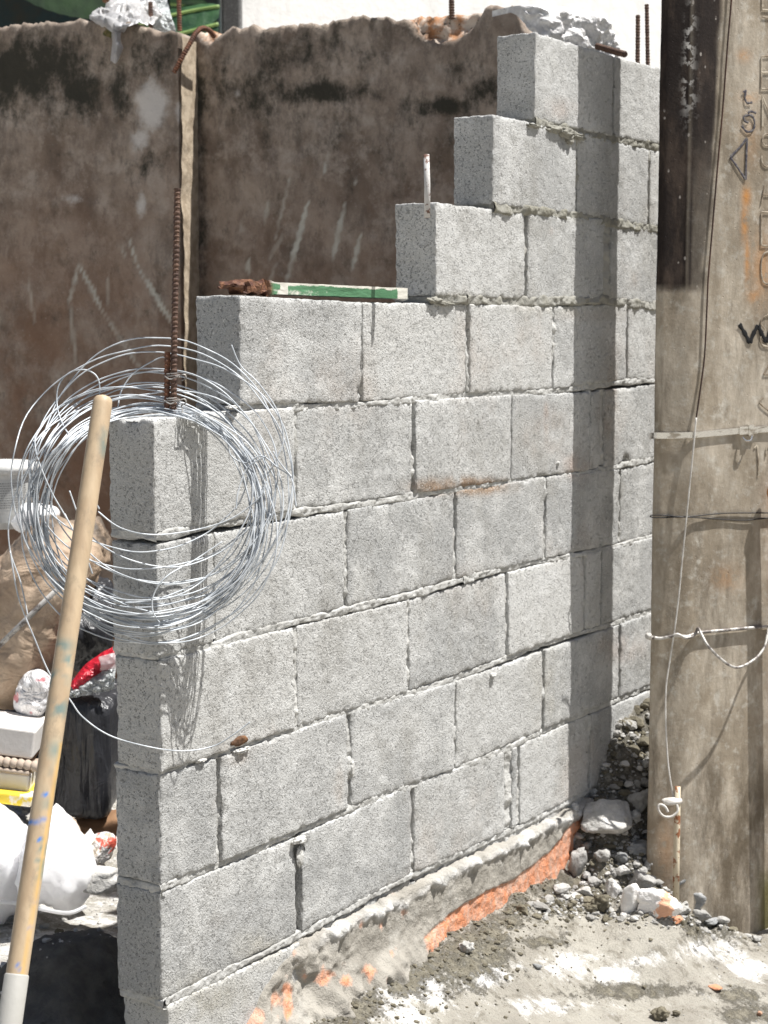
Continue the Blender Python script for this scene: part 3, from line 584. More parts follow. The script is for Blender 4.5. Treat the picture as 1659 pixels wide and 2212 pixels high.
d = (.10*np.sqrt(edge)-.02)+.022*fbm(V, 24, 3, 4)+.008*fbm(V, 70, 2, 9)
top = V+en*d[:, None]; bk = V-en*.10; nn = len(V)
j = gridfaces(90, 60); rim = []
for i in range(89): rim.append((i*60+59, (i+1)*60+59, (i+1)*60+59+nn, i*60+59+nn))
for k2 in range(59): rim.append((89*60+k2, 89*60+k2+1, 89*60+k2+1+nn, 89*60+k2+nn)); rim.append((k2, k2+1, k2+1+nn, k2+nn))
child(meshobj('broken_wall_end', np.concatenate([top, bk]), np.concatenate([j, np.array(rim)]), M_BROKEN), bw)
child(rebar('bar_stub', [at(1290, 100, 4.6), at(1352, 118, 4.5)], .0085, M_RUSTD), bw)
Dl = 5.2
for pts, r, mt in (([(326, 70), (325, 5)], .0078, M_RUSTD), ([(388, 66), (386, -12)], .0078, M_RUST), ([(976, 40), (975, -14)], .0085, M_RUSTD), ([(1377, 175), (1378, 32)], .0062, M_RUSTD), ([(1400, 175), (1397, 10)], .0058, M_RUSTD)):
    DD = (5.52 if pts[0][0] < 500 else 5.1 if pts[0][0] < 1100 else 4.55)
    child(rebar('reinforcing_bar', [at(x, y, DD) for x, y in pts], r, mt), bw)
Pn = BP+BN*.10; bent = [on(x, y, BP+BN*o_, BN) for x, y, o_ in ((462, 78, .02), (452, 66, .06), (438, 61, .10), (424, 70, .14), (408, 98, .17), (390, 130, .19), (375, 158, .20))]
child(rebar('bent_bar', smoothpath(bent, 5), .0078, M_RUST), bw)
# ------------------------------------------------------------------ beyond the back wall
hd = math.sin(R(105)), math.cos(R(105)), 0; hn = np.array([math.sin(R(195)), math.cos(R(195)), 0]); hd = np.array(hd)
h0 = at(497, 40, 9.0); h0[2] = 0
wb = empty('whitewashed_building', tuple(h0), label='sunlit whitewashed building behind the dark rendered wall', cat='building')
def boxmesh(name, o_, ax, L, ay, W_, H, z0, mat, root, n=1):
    c = [o_+ax*a+ay*b_+np.array([0, 0, z0+h]) for h in (0, H) for a, b_ in ((0, 0), (L, 0), (L, W_), (0, W_))]
    me = meshobj(name, c, [(0, 1, 5, 4), (1, 2, 6, 5), (2, 3, 7, 6), (3, 0, 4, 7), (4, 5, 6, 7), (3, 2, 1, 0)], mat, smooth=False)
    bv = me.modifiers.new('bevel', 'BEVEL'); bv.width = .012; bv.segments = 2; return child(me, root)
boxmesh('white_wall', h0, hd, 5.2, -hn, .15, 4.6, 0, M_LIME, wb)
sc9 = 9.0/F
cc0 = at(478, 40, 8.85); cc0[2] = 0; boxmesh('corner_column', cc0, RT, .10, np.array([FW[0], FW[1], 0]), .12, 4.6, 0, M_COLG, wb)
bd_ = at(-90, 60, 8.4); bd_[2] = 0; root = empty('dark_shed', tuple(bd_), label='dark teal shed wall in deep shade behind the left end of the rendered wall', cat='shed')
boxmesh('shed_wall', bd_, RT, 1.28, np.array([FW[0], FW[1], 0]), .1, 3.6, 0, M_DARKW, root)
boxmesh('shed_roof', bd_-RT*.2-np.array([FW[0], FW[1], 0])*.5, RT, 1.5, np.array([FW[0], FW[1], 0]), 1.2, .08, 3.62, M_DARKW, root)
# banana plant
bp = at(415, 60, 8.0); bp[2] = 0
pr = empty('banana_plant', tuple(bp), label='banana plant with broad dark green leaves behind the rendered wall', cat='plant')
child(tubeobj('stem', smoothpath([bp+np.array([0, 0, 0]), bp+np.array([.03, 0, .9]), bp+np.array([0, .02, 1.9])], 5), np.linspace(.09, .05, 11), M_LEAF, n=12), pr)
def leaf(base, dirv, L, W_, droop, twist, seed):
    dirv = np.asarray(dirv, float); dirv /= np.linalg.norm(dirv); side = np.cross(dirv, [0, 0, 1]); side /= np.linalg.norm(side); nu, nv = 40, 13
    V = []; mid = []
    for i in range(nu):
        t = i/(nu-1); p = base+dirv*L*t+np.array([0, 0, -droop*t*t*L]); wd = W_*math.sin(math.pi*min(1, (t*.93+.05)))**.6; mid.append(p)
        for j in range(nv):
            s = (j/(nv-1)*2-1); a = twist; off_ = side*math.cos(a)+np.array([0, 0, 1])*math.sin(a)
            V.append(p+off_*s*wd*.5+np.array([0, 0, -.18*abs(s)**1.4*wd+.0015*math.sin(t*60+s*3)]))
    o1 = child(meshobj('leaf', V, gridfaces(nu, nv), M_LEAF), pr); child(tubeobj('leaf_rib', np.array(mid)+np.array([0, 0, .004]), .009, M_RIB, n=6), pr)
leaf(at(474, 16, 8.1), -RT+np.array([0, 0, -.12]), .55, .26, .15, .9, 1)
leaf(at(368, 10, 8.2), RT+np.array([0, 0, -.05]), .22, .24, .25, 1.1, 2)
leaf(at(472, 54, 8.0), -RT+np.array([0, 0, -.25]), .5, .16, .0, 1.0, 3)
leaf(at(40, -30, 7.6), RT*.8+np.array([0, 0, .1]), .5, .2, .3, 1.0, 4)
leaf(bp+np.array([0, 0, 1.9]), -RT+np.array([0, 0, .6]), .5, .2, .4, .2, 7)
# dry hanging leaves
dr = empty('dried_vine', tuple(at(250, 20, 6.6)), label='clump of dry reddish leaves hanging behind the rendered wall near the plastic bag', cat='plant')
for i in range(26):
    c = at(random.uniform(225, 330), random.uniform(-25, 24), 6.6+random.uniform(-.1, .1)); V, Fc = stone((random.uniform(.02, .05), .012, random.uniform(.03, .07)), 60+i, 2)
    child(meshobj('dry_leaf', rotz(V, random.random()*3)+c, Fc, M_DLEAF), dr)
child(tubeobj('vine_stem', smoothpath([at(225, -40, 6.6), at(250, -5, 6.6), at(290, 5, 6.6), at(330, -30, 6.6)], 6), .012, M_DLEAF), dr)
# ------------------------------------------------------------------ draped plastic on the back wall
def sheet(name, rows, mat, nu=60, nv=40, fold=.02, seed=3, **kw):
    """rows: list of polylines (px,py,D); lofted, then folded"""
    RW = [smoothpath([at(*p) for p in r_], 10) for r_ in rows]; RW = [np.stack([np.interp(np.linspace(0, 1, nu), np.linspace(0, 1, len(r_)), r_[:, k]) for k in range(3)], 1) for r_ in RW]
    G = smoothpath(np.array(RW).reshape(len(RW), -1), 10); G = np.stack([np.interp(np.linspace(0, 1, nv), np.linspace(0, 1, len(G)), G[:, k]) for k in range(G.shape[1])], 1).reshape(nv, nu, 3)
    V = G.transpose(1, 0, 2).reshape(-1, 3); n = fbm(V, 18, 4, seed); V = V - np.outer(fold*n+fold*.6*np.abs(fbm(V, 40, 3, seed+7)), FW)+np.outer(fold*.4*fbm(V, 22, 3, seed+3), UP)
    o = meshobj(name, V, gridfaces(nu, nv), mat, **kw); so = o.modifiers.new('thick', 'SOLIDIFY'); so.thickness = .0015; return o
def Dw(x, y, o_=.012): return float(np.dot(on(x, y, BP+BN*(.115+o_), BN)-C0, FW))
pb_ = empty('plastic_bag', tuple(at(285, 60, 5.5)), label='torn white plastic bag draped over the top of the dark rendered wall', cat='bag')
child(sheet('bag_body', [[(268, -6, 5.62), (300, -4, 5.6), (330, 6, 5.6), (352, 30, 5.6)], [(235, 12, 5.55), (275, 8, 5.5), (310, 14, 5.52), (345, 36, 5.55)], [(205, 28, 5.42), (245, 30, 5.38), (290, 34, 5.42), (335, 48, 5.5)], [(196, 38, Dw(196, 38, .03)), (222, 42, Dw(222, 42, .05)), (258, 50, Dw(258, 50, .04)), (300, 56, Dw(300, 56, .02))], [(200, 48, Dw(200, 48, .03)), (226, 62, Dw(226, 62, .05)), (246, 68, Dw(246, 68, .05)), (264, 66, Dw(264, 66, .03))]], M_WBAG, fold=.03), pb_)
child(sheet('bag_tail', [[(x, y, Dw(x, y, o_)) for x, y, o_ in r_] for r_ in ([(236, 56, .03), (250, 56, .045), (263, 54, .03)], [(243, 86, .03), (251, 88, .05), (260, 86, .03)], [(242, 105, .03), (252, 105, .055), (265, 103, .03)], [(239, 128, .03), (250, 138, .045), (259, 122, .03)])], M_WBAG, 24, 30, .010, 9), pb_)
V, Fc = stone((.04, .03, .035), 8, 4, 8, .3); child(meshobj('dark_contents', V+at(236, 70, Dw(236, 70, .03)), Fc, simple('mossy_scrap', (.05, .06, .02), (.16, .13, .06), 60)), pb_)
sheet('plastic_sheet', [[(318, -14, 5.64), (340, -14, 5.64), (358, -12, 5.64)], [(325, 20, 5.62), (346, 18, 5.6), (366, 22, 5.62)], [(330, 50, 5.6), (352, 52, 5.58), (378, 58, 5.6)], [(332, 72, 5.62), (354, 74, 5.6), (382, 74, 5.62)]], M_CLEAR, 40, 40, .012, 5, label='milky translucent plastic sheet standing between two rusty bars on the rendered wall', cat='plastic sheet')
# ------------------------------------------------------------------ green plank on the wall
zpl = ZO+.2
pn = 110; xs_ = np.linspace(.238, .775, pn); Vp = []; worn = []; rot = []
pro = [(-1, -1), (-.33, -1), (.33, -1), (1, -1), (1, -.3), (1, .3), (1, 1), (.33, 1), (-.33, 1), (-1, 1), (-1, .3), (-1, -.3)]
for i, u in enumerate(xs_):
    t = i/(pn-1); rt = ss(np.array([(.20-t)/.02]))[0]; hh_ = .0105*(1-.45*max(0, .1-t)*10*.6)
    for (a, c) in pro:
        q = np.array([[u, a*.03, c*.01]]); n = fbm(q, 60, 3, 4)[0]*(.009*rt+.0005)-.006*rt*max(0, 1-t*14)
        Vp.append((u, .040+a*.026*(1-.3*rt*(t < .06))+n-.012*t, zpl+.0165+c*(hh_+n)+.004*(1-t)-.001)); worn.append(.8*(c > .9)+1.0*(.235 < t < .27)+.45*(t > .93)+.35*(t < .5)*(c < -.2)+.1); rot.append(rt)
Fp = []
for i in range(pn-1):
    for k in range(12): Fp.append((i*12+k, i*12+(k+1) % 12, (i+1)*12+(k+1) % 12, (i+1)*12+k))
Fp += [tuple(range(12))[::-1], tuple((pn-1)*12+k for k in range(12))]
meshobj('wood_plank', Vp, Fp, M_PLANK, smooth=False, attrs=dict(worn=worn, rot=rot), label='short green painted plank with a rotten brown end, lying on the wall step', cat='plank')
V, Fc = stone((.05, .03, .016), 31, 3, 8, .3, .5); meshobj('mortar_pat', V+np.array([.82, .05, zpl+.009]), Fc, M_ST_GREY, label='flat pat of mortar between the green plank and the next block', cat='mortar')
# ------------------------------------------------------------------ coil of wire
coil = empty('wire_coil', tuple(at(325, 900, 2.85)), label='tangled coil of galvanised wire hung on the rusty bar at the wall corner', cat='wire coil')
def cdepth(y, x=300.):
    f_ = lambda v: float(ss(np.array([v]))[0])
    return 2.793+.108*max(f_((970-y)/110.), f_((x-335)/120.)*(1-.36*f_((y-900)/380.)))
cm = MB(); rg = np.random.default_rng(5); WR = .00125
def loop3(cx, cy, rx, ry, ph, tl, dd, amp=4., n=96):
    P_ = []
    for i in range(n):
        a = 2*math.pi*i/n; wob = 1+(.012*math.sin(2*a+ph)+.010*math.sin(3*a+ph*2.3)+.008*math.sin(5*a+ph*3.7))*amp/4
        wob += .0025*math.sin(11*a+ph*5)+.002*math.sin(17*a+ph*9)
        x = cx+rx*wob*math.cos(a)+tl*math.sin(a)*6; y = cy-ry*wob*math.sin(a)+tl*math.cos(a)*8; P_.append(at(x, y, cdepth(y, x)+dd+.005*math.sin(a+ph)))
    return P_
for i in range(17):    # dense bundle
    ry = rg.normal(234, 11); top = rg.normal(884, 6); P_ = loop3(rg.normal(328, 9), top+ry, rg.normal(243, 11), ry, rg.uniform(0, 6), rg.normal(0, 1.2), rg.normal(0, .005), 4.6)
    cm.add(*tube(P_, WR, 5, True))
for i in range(9):    # looser turns, sagging lower left / right
    ry = rg.uniform(205, 262); P_ = loop3(rg.uniform(290, 356), rg.uniform(1060, 1122), rg.uniform(228, 270), ry, rg.uniform(0, 6), rg.normal(0, 2.4), rg.normal(0, .007), 8)
    cm.add(*tube(P_, WR, 5, True))
for cx, cy, rx, ry, ph, tl in ((345, 1060, 275, 335, 1, 1), (330, 1045, 300, 300, 2, 2), (350, 1030, 282, 272, 3, -1), (330, 1045, 265, 245, 4, 0), (350, 1030, 255, 225, 5, 2), (320, 1020, 250, 215, 1.5, -2), (300, 1010, 235, 180, 2.5, 0), (318, 1085, 262, 262, .4, 1)):
    cm.add(*tube(loop3(cx, cy, rx, ry, ph, tl, .004, 5), WR, 5, True))
child(cm.build('coil_turns', M_WIRE), coil)
sm_ = MB()
def strand(L, dd=0., r=WR): sm_.add(*tube(smoothpath([at(x, y, cdepth(y, x)+dd) for x, y in L], 10), r, 5))
strand([(165, 955), (140, 925), (124, 880), (126, 835), (150, 805), (185, 799), (210, 815), (215, 850), (205, 900)])
strand([(255, 880), (262, 845), (290, 805), (340, 775), (355, 772)]); strand([(475, 922), (492, 960), (500, 985), (530, 1000), (565, 985), (600, 1010), (630, 1035), (640, 1095)], -.01)
strand([(510, 1100), (515, 1060), (535, 1010), (575, 985)], -.012); strand([(212, 1105), (260, 1140), (330, 1155), (420, 1145), (500, 1120), (560, 1075), (575, 1040)], -.012)
strand([(345, 1345), (330, 1320), (332, 1285), (360, 1245), (420, 1210), (480, 1170)], -.014); strand([(75, 945), (80, 985), (110, 1060), (150, 1130), (185, 1200), (200, 1240)], -.01)
strand([(60, 1330), (45, 1260), (22, 1190), (20, 1120), (45, 1040), (100, 960), (170, 890)], 0); strand([(22, 1190), (40, 1290), (75, 1380), (110, 1460), (150, 1510), (180, 1550), (240, 1590), (330, 1615), (400, 1622), (460, 1612), (500, 1590), (540, 1560)], -.012)
strand([(590, 975), (605, 1000), (630, 1030)], -.012); strand([(575, 1030), (600, 985), (612, 950), (600, 890), (560, 830), (520, 790), (500, 745)], -.004)
strand([(420, 910), (500, 960), (545, 1040), (550, 1110), (530, 1180)], -.006); strand([(200, 960), (185, 1010), (195, 1060), (215, 1100)], -.006); strand([(140, 1110), (180, 1180), (250, 1235), (350, 1262), (450, 1245), (540, 1180), (585, 1110)], -.008)
strand([(150, 1060), (190, 1150), (270, 1205), (380, 1225), (480, 1190), (560, 1120)], -.006)
child(sm_.build('loose_strands', M_WIRE), coil)
for y0, lb in ((815, 'upper twist of tie wire round the two rusty bars at the wall corner'), (868, 'lower twist of tie wire with a hanging end, just above the corner block')):
    tw = MB(); c = at(374, y0, 2.88); ring = [c+.0105*(math.cos(a)*RT+math.sin(a)*np.array([FW[0], FW[1], 0]))+np.array([0, 0, .0035*a/6]) for a in np.linspace(0, 12, 40)]; tw.add(*tube(ring, .0011, 5))
    tw.add(*tube(smoothpath([at(355, y0-3, 2.875), at(368, y0+4, 2.868), at(384, y0-2, 2.866), at(398, y0-6, 2.866), at(402, y0+2, 2.868), at(392, y0+7, 2.868)]+([at(394, 884, 2.868), at(393, 893, 2.867)] if y0 > 850 else []), 6), .0011, 5))
    tw.build('tie_wire', M_ALW, label=lb, cat='wire')
# ------------------------------------------------------------------ stick
p0, p1 = at(221, 874, 2.735), at(20, 2215, 2.46); n_ = 160; ts = np.linspace(0, 1, n_)
ax = p1-p0; Ln = np.linalg.norm(ax); pts = p0+ts[:, None]*ax; ext = p0-ax/Ln*.012
pts = np.concatenate([[ext-ax/Ln*.0035], [ext], [ext+ax/Ln*.004], pts]); rr = np.r_[.004, .0118, .0148, np.interp(ts, [0, .02, 1], [.0155, .0158, .0160])]
V, Fc = tube(pts, rr, 22); px, py = proj(V); q3 = fbm(V, 60, 4, 9)
teal = 0*px; blue = 0*px; amb = 0*px
for a, c, ra, rc, s in ((135, 1395, 22, 14, .7), (120, 1468, 22, 16, 1.1), (150, 1425, 14, 12, .8), (130, 1530, 22, 20, .7), (120, 1620, 18, 20, .6), (135, 1650, 16, 30, .7), (105, 1740, 20, 20, .4), (90, 1870, 16, 30, .9), (92, 1830, 14, 20, .8), (205, 1260, 16, 60, .3), (225, 960, 10, 40, .5), (120, 1700, 20, 40, .5)): teal = np.maximum(teal, s*np.exp(-((px-a)/ra)**2-((py-c)/rc)**2))
for a, c, ra, rc in ((84, 1773, 16, 4), (62, 1774, 6, 5), (98, 1714, 5, 4), (86, 1812, 4, 5), (75, 1945, 3, 4), (66, 2000, 3, 4), (40, 2090, 3, 8)): blue = np.maximum(blue, 1.3*np.exp(-((px-a)/ra)**4-((py-c)/rc)**4))
xa = np.interp(py, [1500, 2100], [150, 50]); amb = np.exp(-((px-xa)/4)**2)*(py > 1600)*.55
hs = empty('pole_handle', tuple(p1), label='long pale wooden handle with blue paint marks leaning in front of the wire coil', cat='handle')
child(meshobj('wooden_shaft', V, Fc, M_WOOD, attrs=dict(teal=np.clip(teal*ss((q3+.25)*2.5), 0, 1), blue=np.clip(blue, 0, 1), amber=amb)), hs)
f0 = p0+ax*.925; f1 = p1+ax/Ln*.28; child(tubeobj('ferrule', [f0, f0+ax/Ln*.002, f0+ax/Ln*.1, f1], [.0165, .0176, .0182, .022], M_FERR, n=22), hs)
gb = np.array(f1); bz = hz(gb[0], gb[1])
V, Fc = stone((.26, .06, max(.05, gb[2]-bz+.02)), 3, 3, 6, .02, .5); child(meshobj('brush_head', rotz(V, .6)+np.array([gb[0], gb[1], (gb[2]+bz)/2]), Fc, M_CARD), hs)
# ------------------------------------------------------------------ concrete pole
d2 = lambda a: np.array([math.sin(R(a)), math.cos(R(a)), 0])
Lp = at(1396, 1800, 4.155); Lp[2] = 0; Kp = Lp+.09*d2(143); Rp = Kp+.29*d2(122); R2 = Rp+.06*d2(32); L2 = Lp+.11*d2(72)
PF_N, PL_N = d2(212), d2(233)
poly = [L2, Lp, Kp, Rp, R2]
def roundpoly(P_, r, n=6):
    out = []
    for i in range(len(P_)):
        a, b_, c = P_[i-1], P_[i], P_[(i+1) % len(P_)]; ua = (a-b_)/np.linalg.norm(a-b_); uc = (c-b_)/np.linalg.norm(c-b_)
        for t in np.linspace(0, 1, n): out.append((1-t)**2*(b_+ua*r)+2*t*(1-t)*b_+t*t*(b_+uc*r))
    return np.array(out)
rp = roundpoly(poly, .022); cl = np.r_[0, np.cumsum(np.linalg.norm(np.diff(np.vstack([rp, rp[:1]]), axis=0), axis=1))]; NS = 130
tt = np.linspace(0, cl[-1], NS, endpoint=False); rpc = np.vstack([rp, rp[:1]]); sec = np.stack([np.interp(tt, cl, rpc[:, k]) for k in range(3)], 1); cen = sec.mean(0)
zs = np.arange(-.35, 3.2, .012); nz = len(zs)
I, J = [q.ravel() for q in np.meshgrid(np.arange(NS), np.arange(nz), indexing='ij')]
S_ = sec[I]; zz = zs[J]; nrm = S_-cen; nrm /= np.linalg.norm(nrm, axis=1)[:, None]
V = S_+np.stack([0*zz, 0*zz, zz], 1); dn = .0012*fbm(V, 7, 3, 2)+.0003*fbm(V, 40, 2, 5)
V = V+nrm*dn[:, None]; px, py = proj(V)
xseam = np.interp(py, [-50, 0, 620, 2000], [1499, 1497, 1484, 1470])
seam = np.exp(-((px-xseam)/1.8)**2)*(py < 640); V = V+nrm*(seam*.0025*(1+.6*vn(V, 60, 3)))[:, None]
nzz = fbm(V*np.array([1, 1, .5]), 16, 4, 6)
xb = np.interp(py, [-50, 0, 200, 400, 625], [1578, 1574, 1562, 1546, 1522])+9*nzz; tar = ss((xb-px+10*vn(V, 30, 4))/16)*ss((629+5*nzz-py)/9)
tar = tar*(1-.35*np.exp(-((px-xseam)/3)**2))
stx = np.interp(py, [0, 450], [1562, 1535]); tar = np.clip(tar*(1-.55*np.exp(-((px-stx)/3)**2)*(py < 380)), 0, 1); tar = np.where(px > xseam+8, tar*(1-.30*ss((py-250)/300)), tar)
spx = np.exp(-((px-1492+(py-50)*.05)/9)**2-((py-100)/90.)**2)+.5*np.exp(-((px-1490)/14)**2-((py-200)/60.)**2)
grime = np.maximum(.85*ss((py-1480)/250)*ss((px-1490)/30), .9*np.exp(-((px-1418)/16)**2-((py-1640)/120.)**2)); grime = np.maximum(grime, .8*ss((py-1780)/150))
grime = np.maximum(grime, .5*np.exp(-((px-1560)/60)**2-((py-840)/60.)**2)); grime = np.maximum(grime, .45*np.exp(-((px-1600)/60)**2-((py-760)/60.)**2)); grime = np.maximum(grime, .5*(px < 1482)*np.exp(-((py-1200)/300.)**2)); grime = np.maximum(grime, .42+0*px); grime = np.maximum(grime, .8*np.exp(-((px-1600)/50)**2-((py-1850)/200.)**2))
algae = ss((px-1625)/30)*ss((py-1860+(1659-px)*.6)/60)*.8
rust = 0*px
for a, c, ra, rc, s in ((1612, 425, 9, 22, 1), (1609, 480, 7, 40, .9), (1614, 560, 5, 50, .8), (1630, 640, 16, 14, .6), (1608, 120, 14, 12, .5), (1618, 210, 20, 12, .4), (1645, 580, 20, 70, .5), (1570, 1250, 30, 25, .3), (1440, 1830, 20, 60, .35), (1620, 300, 20, 60, .2)): rust = np.maximum(rust, s*np.exp(-((px-a)/ra)**2-((py-c)/rc)**2))
rust = np.where(nzz > .75, rust, rust)
Fq = []
for i in range(NS):
    i2 = (i+1) % NS; a = i*nz+np.arange(nz-1); c = i2*nz+np.arange(nz-1); Fq.append(np.stack([a, c, c+1, a+1], 1))
pole = empty('utility_pole', (float(cen[0]), float(cen[1]), ZO-1.3), label='brown concrete utility pole, its upper left side blackened, at the right edge', cat='pole')
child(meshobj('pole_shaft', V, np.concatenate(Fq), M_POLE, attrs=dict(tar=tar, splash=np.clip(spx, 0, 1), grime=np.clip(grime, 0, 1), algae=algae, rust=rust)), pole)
def pp(x, y, off=0.):
    a, c = on(x, y, Kp+PF_N*off, PF_N), on(x, y, Lp+PL_N*off, PL_N)
    return a if np.dot(a-Kp, d2(122)) > 0 else c
LK = pp
# band
bx = [(1399, 944), (1403, 941), (1412, 941), (1440, 941), (1470, 940.5), (1486, 940), (1504, 939), (1550, 935), (1594, 931), (1640, 928), (1700, 924)]
Bp = [at(1402, 943, 4.10)]+[pp(x, y, .0045) for x, y in bx[2:]]
cs = smoothpath(Bp, 4); Vb = []
for p in cs:
    d_ = (PF_N+PL_N)/2
    for a, h in ((.0012, -.0072), (.0012, .0072), (-.0012, .0072), (-.0012, -.0072)): Vb.append(p+d_*a+np.array([0, 0, h]))
Fb = []
for i in range(len(cs)-1):
    for k in range(4): Fb.append((i*4+k, i*4+(k+1) % 4, (i+1)*4+(k+1) % 4, (i+1)*4+k))
band = child(meshobj('steel_band', Vb, Fb, M_STEEL, smooth=False), pole)
bk_ = MB(); c = pp(1606, 930, .006)
for dx, wx, hz_, th in ((0, .026, .019, .006), (.02, .014, .026, .010), (.035, .012, .015, .006)):
    cc = c+d2(122)*dx; q8 = [cc+d2(122)*a*wx/2+PF_N*b_*th/2+np.array([0, 0, c2*hz_/2]) for c2 in (-1, 1) for a, b_ in ((-1, -1), (1, -1), (1, 1), (-1, 1))]
    bk_.add(q8, [(0, 1, 5, 4), (1, 2, 6, 5), (2, 3, 7, 6), (3, 0, 4, 7), (4, 5, 6, 7), (3, 2, 1, 0)])
bk_.add(*tube(smoothpath([pp(1604, 944, .008), pp(1612, 952, .014), pp(1622, 950, .014), pp(1624, 938, .008)], 5), .0022, 6))
bko = bk_.build('band_buckle', M_STEEL, smooth=False); child(bko, pole)
# wires round the pole
w2 = MB(); w2.add(*tube(smoothpath([pp(1700, 1108, .004), pp(1640, 1108, .004), pp(1560, 1109, .004), pp(1484, 1116, .006), pp(1430, 1113, .004), at(1408, 1113, 4.04), at(1407, 1117, 4.04), pp(1430, 1118, .004), pp(1484, 1117, .007), pp(1560, 1122, .004), pp(1610, 1124, .004), pp(1660, 1119, .004), pp(1700, 1120, .004)], 6), .0016, 6))
child(w2.build('black_tie_wire', M_BLACKW), pole)
w3 = MB(); w3.add(*tube(smoothpath([at(1401, 1375, 4.06), pp(1412, 1377, .006), pp(1428, 1379, .006), pp(1457, 1373, .007), pp(1485, 1375, .007), pp(1508, 1367, .006), pp(1560, 1362, .006), pp(1625, 1356, .006), pp(1700, 1350, .006)], 6), .0040, 8))
w3.add(*tube(smoothpath([pp(1445, 1378, .006), pp(1462, 1370, .010), pp(1482, 1378, .010), pp(1500, 1372, .010), pp(1508, 1357, .014), pp(1516, 1372, .03), pp(1530, 1396, .05), pp(1560, 1426, .06), pp(1592, 1442, .065), pp(1630, 1424, .06), pp(1652, 1396, .05), pp(1660, 1360, .03), pp(1672, 1345, .01)], 6), .0034, 8))
V, Fc = stone((.018, .018, .018), 4, 3, 8, .1); w3.add(V+at(1401, 1375, 4.04), Fc)
child(w3.build('twisted_cable_tie', M_ALW), pole)
# markings
def strokes(name, lines, wd, off, mat):
    b_ = MB()
    for L in lines:
        pts_ = smoothpath([pp(x, y, off) for x, y in L], 5) if len(L) > 2 else np.array([pp(x, y, off) for x, y in L]); pts_ = np.asarray(pts_)
        Vv = []
        for i, p in enumerate(pts_):
            t = pts_[min(i+1, len(pts_)-1)]-pts_[max(i-1, 0)]; t /= np.linalg.norm(t)+1e-9; s = np.cross(t, PF_N); ww = wd*(1+.25*math.sin(i*1.7))
            Vv += [p-s*ww/2, p-s*ww/4+PF_N*.0008, p+s*ww/4+PF_N*.0008, p+s*ww/2]
        b_.add(Vv, gridfaces(len(pts_), 4))
    return child(b_.build(name, mat), pole)
zt = lambda L: [(1392.3+x*.3013, y*.3013) for x, y in L]
strokes('crayon_mark', [zt([(735, 990), (690, 1050)]), zt([(690, 1050), (615, 1130)]), zt([(615, 1130), (660, 1190), (725, 1290)]), zt([(735, 990), (730, 1130)]), zt([(730, 1130), (725, 1290)]),
    zt([(708, 665), (728, 650), (720, 700), (735, 738), (772, 735)]), zt([(695, 900), (735, 945), (780, 930), (788, 870), (765, 828), (712, 836), (720, 868), (745, 880)]), zt([(800, 812), (765, 800), (740, 812)])], .0052, .0022, M_INK)
strokes('marker_letter', [[(1597, 700), (1610, 722), (1620, 741)], [(1620, 741), (1629, 718), (1638, 703)], [(1638, 703), (1646, 722), (1656, 740)], [(1656, 740), (1662, 722), (1668, 705)]], .011, .0022, M_INKB)
f4 = lambda L: [(829.5+.5*x, 666.7+.5*y) for x, y in L]
inc = [zt([(845, -40), (845, 50)]), zt([(845, 70), (925, 75)]), zt([(845, 122), (925, 132)]), zt([(838, 405), (838, 640)]), zt([(838, 405), (925, 400)]), zt([(838, 520), (900, 520)]), zt([(838, 638), (925, 634)]), zt([(845, 690), (845, 905)]), zt([(845, 690), (930, 905)]),
 zt([(930, 965), (885, 960), (855, 972), (845, 1010), (858, 1040), (890, 1047), (930, 1040)]), zt([(838, 1115), (845, 1170), (870, 1195), (900, 1190), (930, 1180)]), zt([(860, 1330), (850, 1395), (838, 1460)]), zt([(850, 1395), (930, 1398)]),
 zt([(838, 1520), (838, 1760)]), zt([(838, 1520), (930, 1523)]), zt([(838, 1760), (930, 1765)]), zt([(930, 1800), (885, 1805), (850, 1830), (836, 1900), (842, 1990), (862, 2030), (900, 2037), (930, 2035)]),
 f4([(1700, 25), (1659, 28), (1635, 42), (1628, 66), (1645, 92), (1626, 130), (1640, 160), (1700, 168)]), f4([(1700, 180), (1640, 285)]), f4([(1640, 285), (1720, 285)]), f4([(1640, 385), (1625, 410), (1700, 470)]), f4([(1612, 590), (1617, 650), (1618, 722)]), f4([(1600, 602), (1613, 590)]), f4([(1690, 590), (1655, 600), (1650, 640)])]
for g_ in ((0, 1, 2), (3, 4, 5, 6), (7, 8), (9,), (10,), (11, 12), (13, 14, 15), (16,), (17,), (18, 19), (20,), (21, 22), (23,)): strokes('incised_letter', [inc[k_] for k_ in g_], .0042, .0016, M_GROOVE)
# grounding cable
gc = empty('grounding_cable', tuple(pp(1540, 480, .01)), label='thin grounding cable running down the utility pole to the rod clamp', cat='cable')
cab = [(1581, -30), (1580, 0), (1573, 80), (1567, 160), (1560, 250), (1551, 350), (1540, 480), (1530, 600), (1527, 667), (1522, 767), (1513, 840), (1504, 902)]
cab2 = [(1504, 902), (1497, 977), (1484, 1107), (1474, 1207), (1466, 1290), (1457, 1362), (1449, 1415), (1439, 1482), (1438, 1557), (1443, 1647), (1452, 1707), (1457, 1728)]
child(tubeobj('sheathed_length', smoothpath([pp(x, y, .006) for x, y in cab], 5), .0021, M_CAB, n=8), gc)
pc = [pp(x, y, .008+.03*max(0, (y-1450)/280)) for x, y in cab2]; child(tubeobj('bare_length', smoothpath(pc, 5), .0020, M_CABW, n=8), gc)
